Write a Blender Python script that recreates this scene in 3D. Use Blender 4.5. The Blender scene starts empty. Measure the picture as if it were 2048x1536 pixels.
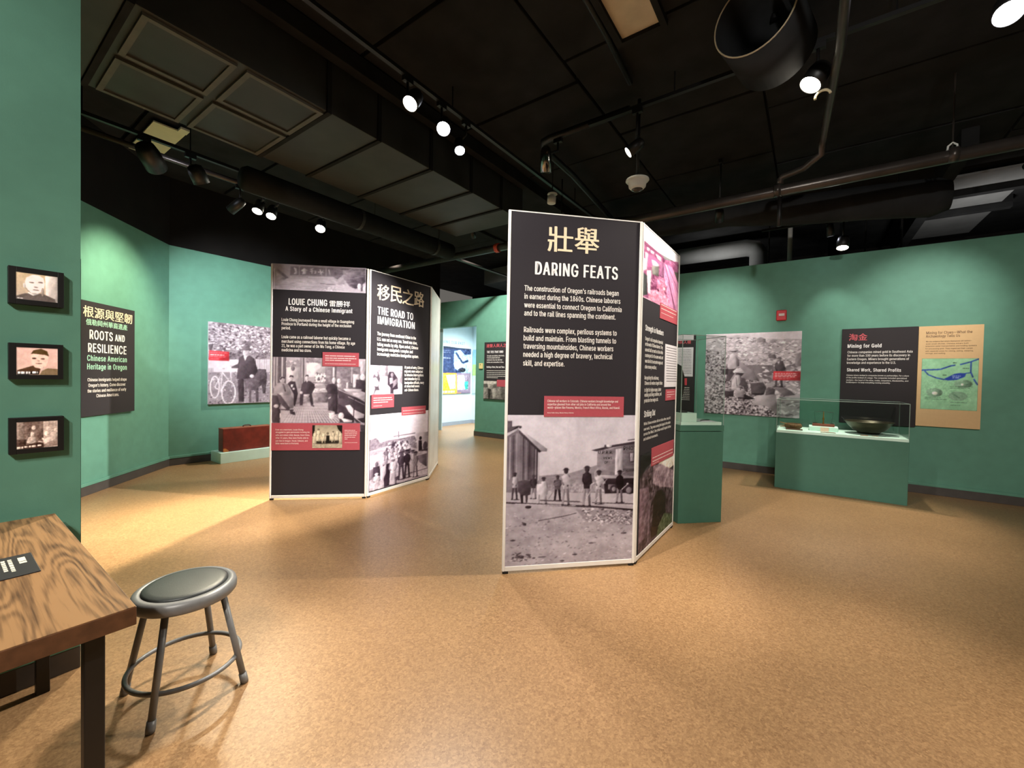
import bpy, bmesh, math, random
import numpy as np
from mathutils import Vector, Matrix, Euler

# ------------------------------------------------------------------ settings
EXPOSURE = 0.35
WORLD = 0.10
GREEN_HEX = (0.125, 0.31, 0.225, 1.0)
CORK = ('#886341', '#a27d56', '#bb9367')
SCREEN_E = 0.55
STOOL = (-2.148, 0.645)
STOOL_ROT = -44.0
# lamp tracks: direction, position across, height of the underside
T1, T3, T4, T5 = ('y', -4.95, 3.458), ('x', 3.72, 3.788), ('x', 6.75, 3.438), ('y', -5.14, 3.394)
# visible track lamps, then three added for the wall pools: lens position, aim, description, fittings (watt, cone, softness, tone)
LAMPS = [
    ((-2.63, 2.23, 3.50), (-2.3, 0.2, 0.6), 'lit spotlight left of the brightest one on the centre track', dict(lit=1, r=0.062, light=(200, 48, .7, 'm'))),
    ((-2.65, 2.62, 3.50), (-0.9, 0.4, 0.2), 'brightest lit spotlight of the centre track', dict(lit=2, r=0.062, light=(240, 56, .7, 'n'))),
    ((-2.77, 2.96, 3.50), (-1.2, 1.7, 0.0), 'lit spotlight tilted sideways right of the brightest one', dict(lit=2, r=0.05, light=(130, 50, .8, 'n'))),
    ((-1.39, 3.68, 3.40), (-4.0, 2.5, 1.3), 'small lit spotlight left of the dome camera pole', dict(lit=1, r=0.05, mount=T3, light=(1250, 42, .6, 'n'))),
    ((-0.057, 3.70, 3.50), (-1.1, 3.1, 1.6), 'round lit spotlight beside the branch pipe', dict(lit=1, r=0.075, mount=T3, light=(300, 60, .6, 'm'))),
    ((0.87, 3.61, 3.50), (0.2, 1.2, 0.0), 'lit spotlight in the top right corner', dict(lit=2, r=0.07, mount=T3, light=(220, 70, .8, 'm'))),
    ((0.287, 6.70, 3.06), (0.1, 5.9, 0.4), 'lit spotlight just above the right green wall', dict(lit=1, r=0.065, mount=T4, light=(260, 62, .7, 'm'))),
    ((0.165, 6.75, 3.24), (0.3, 7.2, 1.5), 'small tilted spotlight hidden under the black flexible duct', dict(lit=2, r=0.04, mount=T4, light=(30, 60, .8, 'n'))),
    ((-5.15, 2.94, 3.20), (-3.4, 1.4, 0.0), 'starburst spotlight above the Louie Chung panel', dict(lit=1, r=0.062, mount=T5, light=(1000, 70, .7, 'w'))),
    ((-5.22, 2.22, 3.20), (-4.3, 0.9, 0.0), 'left lamp of the lit pair on the left pipe', dict(lit=1, r=0.055, mount=T5, light=(230, 70, .8, 'w'))),
    ((-5.245, 2.384, 3.20), (-4.0, 1.2, 0.0), 'right lamp of the lit pair on the left pipe', dict(lit=1, r=0.055, mount=T5, light=(230, 70, .8, 'w'))),
    ((-4.89, 1.23, 3.20), (-7.2, 2.95, 2.0), 'big black spotlight under the loose pale tile', dict(lit=2, r=0.085, length=0.24, mount=T1, light=(480, 62, .95, 'c'))),
    ((-4.80, 1.55, 3.16), (-5.6, 3.0, 1.0), 'unlit glassy spotlight at the end of the left track', dict(lit=0, r=0.07, length=0.16, m=None, mount=T1)),
    ((-5.28, 1.97, 3.14), (-6.55, 1.3, 2.15), 'unlit looking black can lamp under the left pipe', dict(lit=3, r=0.05, length=0.2, mount=T5, light=(260, 60, .95, 'w'))),
    ((-2.20, 3.60, 3.40), (-2.35, 3.9, 2.2), 'chrome cylinder lamp hanging from the bent black pipe', dict(lit=0, r=0.055, length=0.24, m='chrome', mount=('x', 3.80, 3.824))),
    ((-0.95, 5.60, 3.30), (-1.25, 7.2, 2.15), 'black lamp high under the ceiling aimed at the miners board', dict(lit=3, r=0.05, mount=('c', 0, 3.993), light=(115, 60, 1.0, 'n'))),
    ((1.45, 5.36, 3.20), (1.12, 7.2, 2.25), 'black lamp at right aimed at the gold mining posters', dict(lit=3, r=0.05, mount=('c', 0, 3.993), light=(120, 52, 1.0, 'n'))),
    ((-4.7, 5.4, 3.70), (-5.35, 7.2, 2.05), 'black lamp aimed at the poster beside the doorway', dict(lit=3, r=0.05, mount=('c', 0, 4.0495), light=(420, 90, 1.0, 'n'))),
]
# unseen lamps: the first read from a panel's shadow, the others added as fill
UNSEEN_LAMPS = [
    ((-1.75, 0.35, 3.7), (-1.2, 2.9, 1.3), 430, 46, .6, 'n', 0.05),
    ((1.6, 0.4, 3.7), (1.6, 4.2, 0.0), 330, 85, .8, 'm', 0.06),
    ((0.4, -1.6, 3.7), (-1.0, 1.2, 0.0), 330, 80, .8, 'm', 0.06),
    ((-0.6, -1.6, 3.4), (-2.7, 0.2, 1.5), 190, 75, .8, 'n', 0.06),
    ((-3.6, 6.2, 3.6), (-4.2, 4.2, 0.0), 480, 80, .8, 'm', 0.06),
    ((-6.2, 4.9, 3.6), (-6.4, 3.4, 0.3), 420, 90, .8, 'm', 0.06),
    ((0.9, -1.0, 3.0), (0.6, 7.2, 2.1), 330, 60, 1.0, 'n', 0.08),
    ((-6.6, 8.3, 2.9), (-6.9, 8.3, 0.0), 480, 150, .9, 'c', 0.25),
    ((1.9, 8.3, 3.0), (2.0, 8.7, 4.0), 26, 150, .9, 'n', 0.1),
    ((-1.5, 7.9, 3.0), (-1.5, 8.6, 3.7), 30, 110, .9, 'n', 0.1),
    ((-5.4, 9.9, 3.2), (-5.4, 9.0, 4.0), 5, 150, .9, 'n', 0.1),
]
# ------------------------------------------------------------------ camera, world, exposure
SC = bpy.context.scene
COL = SC.collection
cam_d = bpy.data.cameras.new('camera')
cam_d.sensor_width = 36.0
cam_d.lens = 36.0 * 836.5 / 2048.0
cam_d.clip_start = 0.05
cam = bpy.data.objects.new('camera', cam_d)
COL.objects.link(cam)
CAM_Z = 1.369
_p, _r, _t = 0.019, 0.0197, math.atan2(0.58, 0.8146)
_G = Matrix(((math.cos(_t), -math.sin(_t), 0), (math.sin(_t), math.cos(_t), 0), (0, 0, 1)))
_f = Vector((0, math.cos(_p), -math.sin(_p)))
_x = Vector((1, 0, 0))
_u = Vector((0, math.sin(_p), math.cos(_p)))
_R = _G @ (math.cos(_r) * _x + math.sin(_r) * _u)
_U = _G @ (-math.sin(_r) * _x + math.cos(_r) * _u)
_F = _G @ _f
cam.matrix_world = Matrix(((_R.x, _U.x, -_F.x, 0), (_R.y, _U.y, -_F.y, 0), (_R.z, _U.z, -_F.z, CAM_Z), (0, 0, 0, 1)))
SC.camera = cam
SC.view_settings.view_transform = 'Standard'
SC.view_settings.look = 'None'
SC.view_settings.gamma = 1.0
SC.view_settings.use_curve_mapping = False
SC.view_settings.exposure = EXPOSURE
try:
    SC.cycles.use_denoising = True
    SC.cycles.max_bounces = 10
    SC.cycles.transparent_max_bounces = 40
    SC.cycles.sample_clamp_indirect = 4.0
except Exception:
    pass
W = bpy.data.worlds.new('world')
SC.world = W
W.use_nodes = True
W.node_tree.nodes['Background'].inputs[0].default_value = (1.0, 0.93, 0.84, 1)
W.node_tree.nodes['Background'].inputs[1].default_value = WORLD

# ------------------------------------------------------------------ spot lights for the track lamps and the added fill (positions in metres)
def kelvin(c):
    return {'w': (1.0, 0.90, 0.66), 'n': (1.0, 0.96, 0.90), 'c': (0.90, 0.96, 1.0), 'm': (1.0, 0.92, 0.80)}[c]

def spot(loc, aim, watt, deg, blend=0.6, tone='n', radius=0.045, name='lamp_light'):
    d = bpy.data.lights.new(name, 'SPOT')
    d.energy = watt
    d.spot_size = math.radians(deg)
    d.spot_blend = blend
    d.color = kelvin(tone)
    d.shadow_soft_size = radius
    o = bpy.data.objects.new(name, d)
    COL.objects.link(o)
    o.location = loc
    v = Vector(aim) - Vector(loc)
    o.rotation_euler = v.to_track_quat('-Z', 'Y').to_euler()
    return o

# ------------------------------------------------------------------ measured layout of print and lettering (metres / millimetres on each sheet)
RECTS={
'daring_caption':[0.2754, 1.0903, 0.8686, 1.2349],
'louie_caption':[0.5256, 1.436, 0.8996, 1.5863],
'louie_red':[0.0174, 0.5315, 0.9202, 0.822],
'road_caption':[0.0428, 0.9798, 0.3727, 1.1342],
'road_caption2':[0.4966, 0.8699, 0.9182, 0.9698],
'strength_caption':[0.4412, 1.864, 0.9548, 1.9885],
'strength_letter':[0.6123, 1.3007, 0.9978, 1.6668],
'strength_caption2':[0.3188, 0.6727, 0.9453, 0.8185],
'strength_caption3':[0.6567, 1.1838, 0.9615, 1.2802],
'roots':[-0.0501, 0.8484, 0.7497, 2.0782],
'gold':[2.3378, 0.8264, 3.0898, 2.0912],
'clues':[3.0918, 0.8475, 3.6474, 2.0869],
'alarm':[1.5737, 2.2515, 1.7009, 2.4034],
'ties':[-3.9078, 0.8489, -3.194, 2.1045],
'ties_caption':[-3.539, 1.136, -3.2018, 1.2821],
'plate':[-4.0651, 1.5114, -3.9608, 1.6425],
'side':[0.1579, 0.7934, 0.4809, 2.0982],
'side_page':[0.1649, 1.4186, 0.4519, 1.8919],
'side_caption':[0.2734, 1.2766, 0.3657, 1.3893],
'side_photo':[0.1544, 2.0069, 0.4505, 2.0988],
'mon':[[-0.0022, 1.6264, 0.1537, 1.7792], [-0.0018, 1.3158, 0.1518, 1.4659], [-0.002, 1.0049, 0.1534, 1.1553]],
}
TEXTS={
'daring':[('壯', 276, 2238, 185, 174, 't'), ('舉', 471, 2241, 183, 181, 't'), ('DARING FEATS', 191, 2073, 609, 88, 'w'), ("The construction of Oregon's railroads began", 119, 1958, 691, 36, 'b'), ('in earnest during the 1860s. Chinese laborers', 120, 1902, 704, 36, 'b'), ('were essential to connect Oregon to California', 120, 1843, 715, 36, 'b'), ('and to the rail lines spanning the continent.', 121, 1787, 670, 37, 'b'), ('Railroads were complex, perilous systems to', 121, 1673, 681, 37, 'b'), ('build and maintain. From blasting tunnels to', 120, 1616, 679, 37, 'b'), ('traversing mountainsides, Chinese workers', 120, 1560, 659, 37, 'b'), ('needed a high degree of bravery, technical', 120, 1503, 654, 37, 'b'), ('skill, and expertise.', 120, 1443, 297, 37, 'b'), ('Chinese rail workers in Colorado. Chinese workers brought knowledge and', 298, 1193, 525, 16, 'c'), ('expertise gleaned from other rail jobs in California and around the', 299, 1170, 469, 16, 'c'), ('world—places like Panama, Mexico, French West Africa, Russia, and Hawaii.', 299, 1147, 540, 16, 'c'), ('Denver Public Library, Western History Collection', 300, 1114, 191, 8, 'c')],
'daring_print':[('U.P.R.R.', 682, 824, 112, 22, 'k'), ('PHOT', 876, 848, 100, 29, 'k'), ('STEREOSCOPIC', 876, 693, 97, 20, 'k'), ('VIEWS', 721, 785, 68, 17, 'k'), ('OF', 730, 753, 28, 17, 'k')],
'louie':[('LOUIE CHUNG', 177, 2078, 390, 67, 'w'), ('雷勝祥', 589, 2076, 212, 64, 'w'), ('A Story of a Chinese Immigrant', 146, 2013, 681, 46, 'w'), ('Louie Chung journeyed from a small village in Guangdong', 109, 1904, 736, 31, 'b'), ('Province to Portland during the height of the exclusion', 110, 1860, 707, 32, 'b'), ('period.', 110, 1816, 91, 32, 'b'), ('Louie came as a railroad laborer but quickly became a', 111, 1722, 699, 32, 'b'), ('merchant using connections from his home village. By age', 111, 1674, 747, 32, 'b'), ('21, he was a part owner of On Wo Tong, a Chinese', 112, 1629, 639, 32, 'b'), ('medicine and tea store.', 112, 1583, 300, 32, 'b')],
'louie_c':[('Even as a merchant, Louie Chung', 60, 744, 278, 16, 'c'), ('struggled to gain permission to bring his', 61, 717, 342, 16, 'c'), ('wife and oldest child, Bessie, from China.', 61, 686, 344, 16, 'c'), ('After 11 years, they were finally able to', 61, 656, 330, 16, 'c'), ('join him in Oregon. Hazel, Edward, and', 62, 625, 321, 16, 'c'), ('Billie were born in Portland.', 62, 597, 233, 16, 'c')],
'road':[('移', 104, 2190, 186, 179, 't'), ('民', 298, 2198, 181, 185, 't'), ('之', 484, 2202, 194, 185, 't'), ('路', 681, 2209, 180, 186, 't'), ('THE ROAD TO', 114, 2029, 556, 84, 'w'), ('IMMIGRATION', 114, 1922, 585, 84, 'w'), ('The journey from southeast China to the', 111, 1795, 613, 37, 'b'), ('U.S. was not an easy one. Travel was slow,', 112, 1735, 634, 37, 'b'), ('taking weeks by ship. Upon arrival, Chinese', 113, 1677, 652, 37, 'b'), ('immigrants navigated a complex and', 114, 1623, 556, 37, 'b'), ('increasingly restrictive immigration system.', 115, 1569, 661, 37, 'b'), ('At ports of entry, Chinese', 535, 1433, 326, 32, 'b'), ('migrants were subjected', 536, 1387, 317, 32, 'b'), ('to intrusive interrogations', 537, 1342, 332, 32, 'b'), ('and detention by U.S.', 538, 1295, 272, 32, 'b'), ('immigration officials, many', 539, 1248, 341, 32, 'b'), ('of whom held severe', 540, 1206, 257, 32, 'b'), ('anti-Chinese biases.', 541, 1159, 245, 32, 'b')],
'strength':[('Strength in Numbers', 103, 1731, 454, 42, 'w'), ("Oregon's rail companies depended", 104, 1658, 444, 28, 'b'), ('on the work of Chinese laborers. They', 107, 1617, 442, 28, 'b'), ('earned half as much as their white', 108, 1575, 448, 28, 'b'), ('counterparts for the same work and', 108, 1533, 454, 28, 'b'), ('were the first to encounter wages and', 112, 1490, 445, 28, 'b'), ('other money workforc.', 112, 1446, 285, 28, 'b'), ('Recognizing this unfairness,', 111, 1363, 351, 28, 'b'), ('Chinese rail workers staged strikes', 115, 1322, 448, 28, 'b'), ('to fight for higher wages, better', 115, 1269, 418, 29, 'b'), ('working and living conditions, and', 118, 1232, 425, 29, 'b'), ('protection from wage cuts.', 116, 1189, 344, 29, 'b'), ('Striking Out', 122, 1077, 268, 48, 'w'), ('While Chinese workers did not strike often, many did', 121, 1016, 708, 22, 'b'), ('over work. They were among the largest in the nation', 124, 975, 709, 23, 'b'), ('across the West. One strike would inspire further', 122, 938, 733, 23, 'b'), ('and national movements.', 122, 899, 356, 23, 'b')],
'roots':[('根源與堅韌', -46, 1907, 748, 117, 't'), ('俄勒岡州華裔遺產', -8, 1823, 626, 67, 'm'), ('ROOTS', 40, 1677, 339, 98, 'w'), ('AND', 413, 1682, 161, 77, 'w'), ('RESILIENCE', 20, 1536, 582, 95, 'w'), ('Chinese American', 8, 1443, 601, 61, 'm'), ('Heritage in Oregon', 8, 1352, 601, 61, 'm'), ('Chinese immigrants helped shape', 13, 1223, 592, 35, 't'), ("Oregon's history. Come discover", 24, 1163, 563, 36, 't'), ('the stories and resilience of early', 13, 1104, 585, 35, 't'), ('Chinese Americans.', 134, 1047, 344, 36, 't')],
'gold':[('淘金', 2409, 1932, 193, 93, 'r'), ('Mining for Gold', 2400, 1837, 345, 48, 'w'), ('Chinese companies mined gold in Southeast Asia', 2401, 1764, 641, 30, 'b'), ('for more than 100 years before its discovery in', 2400, 1718, 619, 30, 'b'), ('Eastern Oregon. Miners brought generations of', 2399, 1671, 613, 30, 'b'), ('knowledge and experience to the U.S.', 2398, 1623, 491, 30, 'b'), ('Shared Work, Shared Profits', 2401, 1521, 540, 42, 'w'), ('Chinese miners worked in companies known as partnerships. For a share', 2398, 1461, 619, 18, 'b'), ('of the profits instead of a wage. The companies included specialized', 2397, 1429, 600, 18, 'b'), ('workers—the head of the mine, cooks, carpenters, blacksmiths, and', 2398, 1396, 614, 18, 'b'), ('bookkeepers—to keep everything running smoothly.', 2398, 1366, 445, 18, 'b')],
'clues':[('Mining for Clues—What the', 3158, 1988, 395, 32, 'n'), ('Archaeology Tells Us', 3156, 1946, 296, 32, 'n'), ('We use evidence that miners themselves left behind—', 3158, 1890, 395, 15, 'n'), ('even small ditches. Chinese miners built', 3159, 1861, 366, 15, 'n'), ('extensive water transportation and holding systems', 3157, 1832, 436, 15, 'n'), ('for processing gold. They organized their camps', 3156, 1801, 404, 15, 'n'), ('with separate areas for mining, eating, sleeping,', 3157, 1771, 410, 15, 'n'), ('storage, and waiting.', 3158, 1743, 178, 15, 'n')],
'ties':[('連繫人與人之間', -3850, 1987, 633, 76, 'r'), ('THE TIES THAT BIND', -3836, 1865, 452, 48, 'w'), ('Through associations, merchants,', -3834, 1792, 484, 29, 'b'), ('Chinese people built and', -3833, 1748, 358, 29, 'b'), ('maintained close ties with their', -3832, 1700, 425, 29, 'b'), ('families and communities in China.', -3837, 1650, 470, 29, 'b'), ('Building a Home, Near and There', -3835, 1542, 490, 35, 'w')],
'heritage':[('PRESERVING OUR PAST', 119, 2205, 1253, 80, 's')],
'side':[('法律與人權', 107, 1950, 306, 55, 'r')],
}
GREEK_ROWS={
'louie':[(552,1543,310,16),(553,1518,321,16),(553,1496,264,15),(550,1460,317,9),(760,743,112,10),(761,725,130,10),(761,706,130,10),(761,688,122,10),(761,668,112,10),(762,649,30,10),(762,611,133,6)],
'road':[(68,1089,273,16),(68,1065,280,16),(69,1040,211,16),(69,1003,123,9),(517,922,381,11),(518,887,356,8)],
'strength':[(466,1975,463,11),(468,1944,446,11),(471,1910,358,7),(342,732,584,13),(345,703,573,13),(346,706,244,11),(343,686,171,7),(690,1253,234,9),(692,1231,242,9),(694,1212,118,9)],
'letter':[(639,1639,307,9),(641,1617,311,8),(643,1595,312,8),(645,1573,312,8),(647,1551,312,8),(649,1528,313,8),(651,1506,313,8),(653,1483,313,8),(655,1461,314,8),(657,1439,314,8),(659,1416,314,8),(661,1394,315,9),(663,1371,315,9),(665,1349,315,9)],
'ties':[(-3833,1472,604,17),(-3832,1430,614,17),(-3831,1392,594,17),(-3830,1353,604,17),(-3829,1320,311,17)],
'side':[(269,1232,139,13),(269,1204,139,13),(270,1176,139,13),(271,1148,139,13),(272,1120,139,13),(272,1092,139,13),(273,1064,139,13),(274,1036,139,13)],
'side_page':[(222,1849,200,12),(222,1824,200,12),(223,1798,200,12),(224,1773,200,12),(224,1747,200,12),(225,1722,200,12),(226,1696,200,12),(226,1671,200,12),(227,1645,200,12),(228,1619,200,12),(228,1594,200,12),(229,1568,200,12),(230,1543,200,12),(230,1517,200,12),(231,1492,200,12),(232,1466,200,12)],
}
PRINTS={
'daring_photo':([0.0194,0.0514,0.973,1.1016],(250,285),((34,24,30),(232,226,236)),[['g',222,205,[-6,0,996,0,1010,430,2,406]],['p',150,[242,406,473,393,692,341,696,480,244,468]],['n',30,60,120,[242,406,473,393,692,341,696,480,244,468]],['p',165,[307,469,687,473,772,525,308,522]],['n',60,220,160,[307,462,687,473,772,532,308,522]],['p',186,[-4,509,1009,539,1012,634,-2,578]],['p',176,[-2,571,1008,634,1008,1030,-1,1014]],['n',24,24,70,[-2,578,1008,638,1008,1030,-1,1014]],['s',120,260,9,2,[0,668,1010,707,1008,1030,-1,1014]],['s',205,200,10,3,[-2,599,1009,656,1008,1030,-1,1014]],['p',152,[528,639,1009,663,1007,751,612,720]],['s',90,160,10,4,[576,633,1009,656,1008,766,628,728]],['s',215,140,10,4,[576,633,1009,656,1008,766,628,728]],['s',85,50,15,4,[66,913,199,927,169,975,52,965]],['p',95,[-1,41,37,41,37,78,87,72,106,75,107,86,0,129]],['p',60,[4,119,79,72,80,85,3,129]],['p',112,[1,140,91,92,238,238,244,433,-1,427]],['l',135,7.3,[3,157,4,427]],['l',105,7.3,[13,152,14,427]],['l',180,7.3,[23,147,24,427]],['l',120,7.3,[33,142,34,428]],['l',88,7.3,[42,137,44,428]],['l',70,7.3,[52,133,54,428]],['l',120,7.3,[62,128,64,428]],['l',160,7.3,[72,123,74,429]],['l',135,7.3,[82,118,84,429]],['l',135,7.3,[92,113,94,429]],['l',120,7.3,[102,119,104,429]],['l',120,7.3,[112,129,114,430]],['l',60,7.3,[122,139,124,430]],['l',105,7.3,[133,148,134,430]],['l',135,7.3,[143,158,144,430]],['l',105,7.3,[153,168,154,431]],['l',60,7.3,[164,178,164,431]],['l',70,7.3,[174,187,175,431]],['l',88,7.3,[184,197,185,431]],['l',105,7.3,[195,207,195,432]],['l',70,7.3,[205,217,205,432]],['l',160,7.3,[215,227,215,432]],['l',70,7.3,[226,236,225,432]],['l',160,7.3,[236,246,236,433]],['l',205,11.3,[0,126,87,89]],['p',190,[80,82,301,227,297,243,256,244,88,105]],['p',60,[88,99,256,243,243,252,88,120]],['p',210,[233,249,244,249,244,436,235,436]],['p',60,[639,240,804,207,1002,180,1002,198,804,223,685,248]],['l',75,6.5,[929,174,1001,166]],['e',235,779,212,23,10],['e',90,750,213,8,10],['p',140,[687,246,1002,195,1006,441,689,412]],['n',25,80,200,[687,246,1002,195,1006,441,689,412]],['p',210,[834,234,889,229,893,413,831,412]],['l',150,3.2,[855,234,856,412]],['p',80,[944,255,984,253,987,327,947,328]],['p',195,[954,263,978,262,980,319,956,320]],['l',90,4.0,[966,261,968,321]],['l',90,4.0,[898,406,936,392,999,357]],['p',170,[689,408,1005,423,1006,441,690,428]],['p',35,[744,438,1006,436,1005,539,755,539]],['p',120,[779,475,837,477,838,513,780,511]],['e',60,826,509,32,28],['e',150,826,509,16,16],['e',45,957,512,49,35],['e',140,949,519,24,21],['l',190,6.5,[674,437,672,394,688,369,705,380]],['m',185,75,50,63,380,559,49,45],['p',70,[87,439,133,430,204,439,208,467,198,522,159,535,112,533,89,505]],['p',45,[104,526,128,527,129,589,114,589]],['p',60,[143,527,163,528,160,580,148,580]],['m',55,170,60,203,397,557,50,60],['m',205,200,70,278,414,595,57,50],['p',205,[228,460,298,455,312,526,285,560,230,565]],['p',190,[225,523,253,531,251,600,231,600]],['m',95,40,70,385,405,574,57,60],['p',110,[350,457,409,437,418,472,363,479]],['l',120,4.0,[317,564,348,520]],['l',70,8.1,[254,569,575,589]],['l',70,9.7,[657,595,1007,616]],['l',200,4.9,[559,586,1007,611]],['l',50,11.3,[2,577,286,598]],['l',45,12.9,[286,598,691,627,1009,660]],['l',200,6.5,[67,587,527,614]],['m',190,150,60,448,357,608,65,50],['p',185,[413,409,457,403,490,432,522,443,523,453,475,474,422,444]],['l',60,4.0,[432,364,456,357]],['m',45,150,60,611,346,620,69,60],['p',45,[578,406,644,400,654,465,630,478,588,456]],['l',215,7.3,[646,471,687,455]],['l',205,6.5,[611,567,647,507]],['m',200,140,60,705,377,609,58,50],['p',200,[669,422,718,413,757,460,758,471,695,466]],['l',210,4.9,[682,583,714,538]],['l',190,5.7,[737,474,769,439]],['m',25,140,60,872,380,604,57,40],['p',22,[846,426,895,424,905,478,897,514,859,513]],['l',200,6.5,[889,514,935,479]],['e',200,937,475,10,6],['l',205,4.0,[824,584,861,553]],['l',60,4.9,[245,705,440,681,536,664]],['e',50,167,611,24,10],['p',80,[120,707,155,719,154,733,132,732]],['e',70,57,828,20,5],['e',85,528,945,20,6],['e',85,278,949,32,4],['e',90,657,873,24,4],['e',80,827,825,8,4],['e',90,431,983,18,6],['e',85,215,953,13,5],['e',95,915,816,24,6]]),
'louie_photo':([0.016,0.7339,0.9701,1.5223],(190,150),((44,34,42),(240,230,238)),[['g',190,150,[0,0,999,3,998,538,1,548]],['p',120,[0,0,153,3,150,472,1,492]],['l',90,10.2,[11,5,9,418]],['l',215,10.2,[29,4,27,417]],['l',230,8.8,[58,4,56,417]],['l',100,13.1,[84,4,82,417]],['l',225,14.6,[113,3,111,417]],['l',110,8.8,[135,3,133,416]],['p',205,[149,54,291,43,300,415,157,416]],['p',225,[160,82,277,71,281,294,168,304]],['e',120,222,151,20,35],['s',150,60,10,13,[149,54,291,43,299,136,157,137]],['p',120,[295,6,342,5,340,414,303,415]],['l',200,7.3,[320,6,321,359]],['p',225,[364,52,561,40,554,263,365,265]],['s',150,70,15,15,[364,5,561,3,554,59,364,61]],['n',30,30,30,[364,5,561,3,554,263,365,265]],['e',245,459,143,66,74],['p',130,[561,114,685,113,686,411,562,412]],['n',40,180,180,[561,114,685,113,686,411,562,412]],['l',225,19.0,[655,123,655,253]],['p',115,[685,113,995,110,997,445,687,448]],['n',40,140,140,[685,113,995,110,997,445,687,448]],['p',205,[864,213,934,213,931,394,862,395]],['p',185,[940,45,995,26,996,212,941,213]],['l',190,8.8,[849,121,847,334]],['p',178,[103,659,599,579,732,878,96,884]],['l',140,6.6,[272,601,118,884]],['l',140,6.6,[284,601,152,884]],['l',140,6.6,[296,601,185,883]],['l',140,6.6,[308,601,219,883]],['l',140,6.6,[319,601,252,883]],['l',140,6.6,[331,600,286,882]],['l',140,6.6,[343,600,320,882]],['l',140,6.6,[355,600,353,882]],['l',140,6.6,[366,600,387,882]],['l',140,6.6,[378,600,421,881]],['l',140,6.6,[390,600,454,881]],['l',140,6.6,[402,600,488,881]],['l',140,6.6,[413,600,521,880]],['l',140,6.6,[425,599,555,880]],['l',140,6.6,[437,599,589,880]],['l',140,6.6,[449,599,622,879]],['l',140,6.6,[460,599,656,879]],['l',140,6.6,[472,599,690,879]],['l',140,6.6,[484,599,723,878]],['l',140,6.6,[496,599,757,878]],['l',205,2.9,[125,640,687,634]],['l',205,2.9,[125,677,687,671]],['l',205,2.9,[125,714,688,709]],['l',205,2.9,[125,752,688,746]],['l',205,2.9,[125,789,688,783]],['l',205,2.9,[125,826,688,821]],['l',205,2.9,[125,863,688,858]],['p',215,[431,418,610,407,613,449,599,472,438,474,427,450]],['n',90,220,220,[438,422,602,416,599,463,442,464]],['p',130,[442,469,599,467,592,607,439,609]],['n',40,100,100,[442,469,599,467,592,607,439,609]],['e',215,511,282,44,65],['s',90,60,10,15,[459,218,562,217,562,328,460,329]],['s',235,50,9,13,[459,218,562,217,562,328,460,329]],['l',70,5.8,[431,339,613,344]],['e',200,511,361,58,19],['e',200,113,305,28,45],['p',60,[86,296,102,266,135,268,142,295,113,282,95,314]],['p',165,[26,417,66,352,113,338,168,360,208,471,205,518,132,537,26,492]],['p',150,[81,528,209,509,231,564,231,685,191,695,176,602,88,603]],['p',90,[113,361,132,361,154,463,139,463]],['e',215,110,500,25,24],['p',50,[191,704,249,741,249,778,198,760]],['e',205,204,290,23,39],['p',55,[183,276,193,244,226,246,232,276,208,262]],['p',50,[168,360,197,323,248,327,278,489,249,657,234,657,234,499,197,416]],['p',235,[201,369,230,364,219,406,205,402]],['e',215,234,425,13,15],['p',55,[300,489,321,349,365,312,409,320,467,380,424,488,442,637,417,637,387,525,336,535,329,647,296,647]],['e',215,371,270,20,37],['p',50,[350,265,361,233,383,235,390,260,371,248]],['p',225,[361,307,383,307,372,339]],['e',210,464,380,13,13],['e',215,314,475,15,20],['p',60,[413,628,453,650,446,663,415,648]],['p',200,[336,498,402,493,395,525,336,531]],['p',150,[333,535,402,535,402,600,333,605]],['p',55,[570,412,591,356,657,346,694,392,701,494,658,532,599,486]],['p',70,[592,486,672,485,673,728,600,710]],['e',215,657,304,20,45],['p',200,[599,542,632,518,625,542,603,560]],['p',45,[657,485,701,494,702,755,669,765]],['e',225,712,313,23,37],['p',210,[690,355,737,350,741,396,701,396]],['p',220,[794,326,810,326,814,409,789,410]],['e',220,967,254,28,48],['p',50,[898,287,949,287,996,305,997,463,957,445,891,408]],['p',205,[759,414,957,417,953,454,782,447]],['p',185,[855,465,997,473,998,575,869,502]],['p',55,[694,429,760,438,998,594,999,876,908,877,709,541]],['l',180,6.6,[708,429,994,575]],['l',170,5.8,[811,521,994,631]],['p',70,[702,541,877,567,879,877,761,878,695,727]],['p',45,[702,615,863,726,879,877,725,878]],['p',205,[782,643,833,633,878,698,991,762,984,809,900,828,819,726]],['l',35,8.8,[877,558,875,877]],['l',200,6.6,[908,828,1000,911]],['e',238,640,784,31,45],['p',240,[607,747,673,746,666,821,615,821]],['e',238,739,783,31,45],['p',225,[739,820,768,820,864,847,857,870,769,871]],['p',75,[1,511,66,519,103,612,81,696,1,706]],['p',60,[1,688,96,696,89,884,23,885,1,827]],['e',215,52,659,26,24],['p',210,[89,752,111,752,107,812,89,813]],['p',85,[59,492,96,510,198,686,176,723,88,612]],['l',60,11.7,[103,705,235,713]],['p',75,[732,878,1003,911,1004,1005,952,996,944,884]]]),
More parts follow.
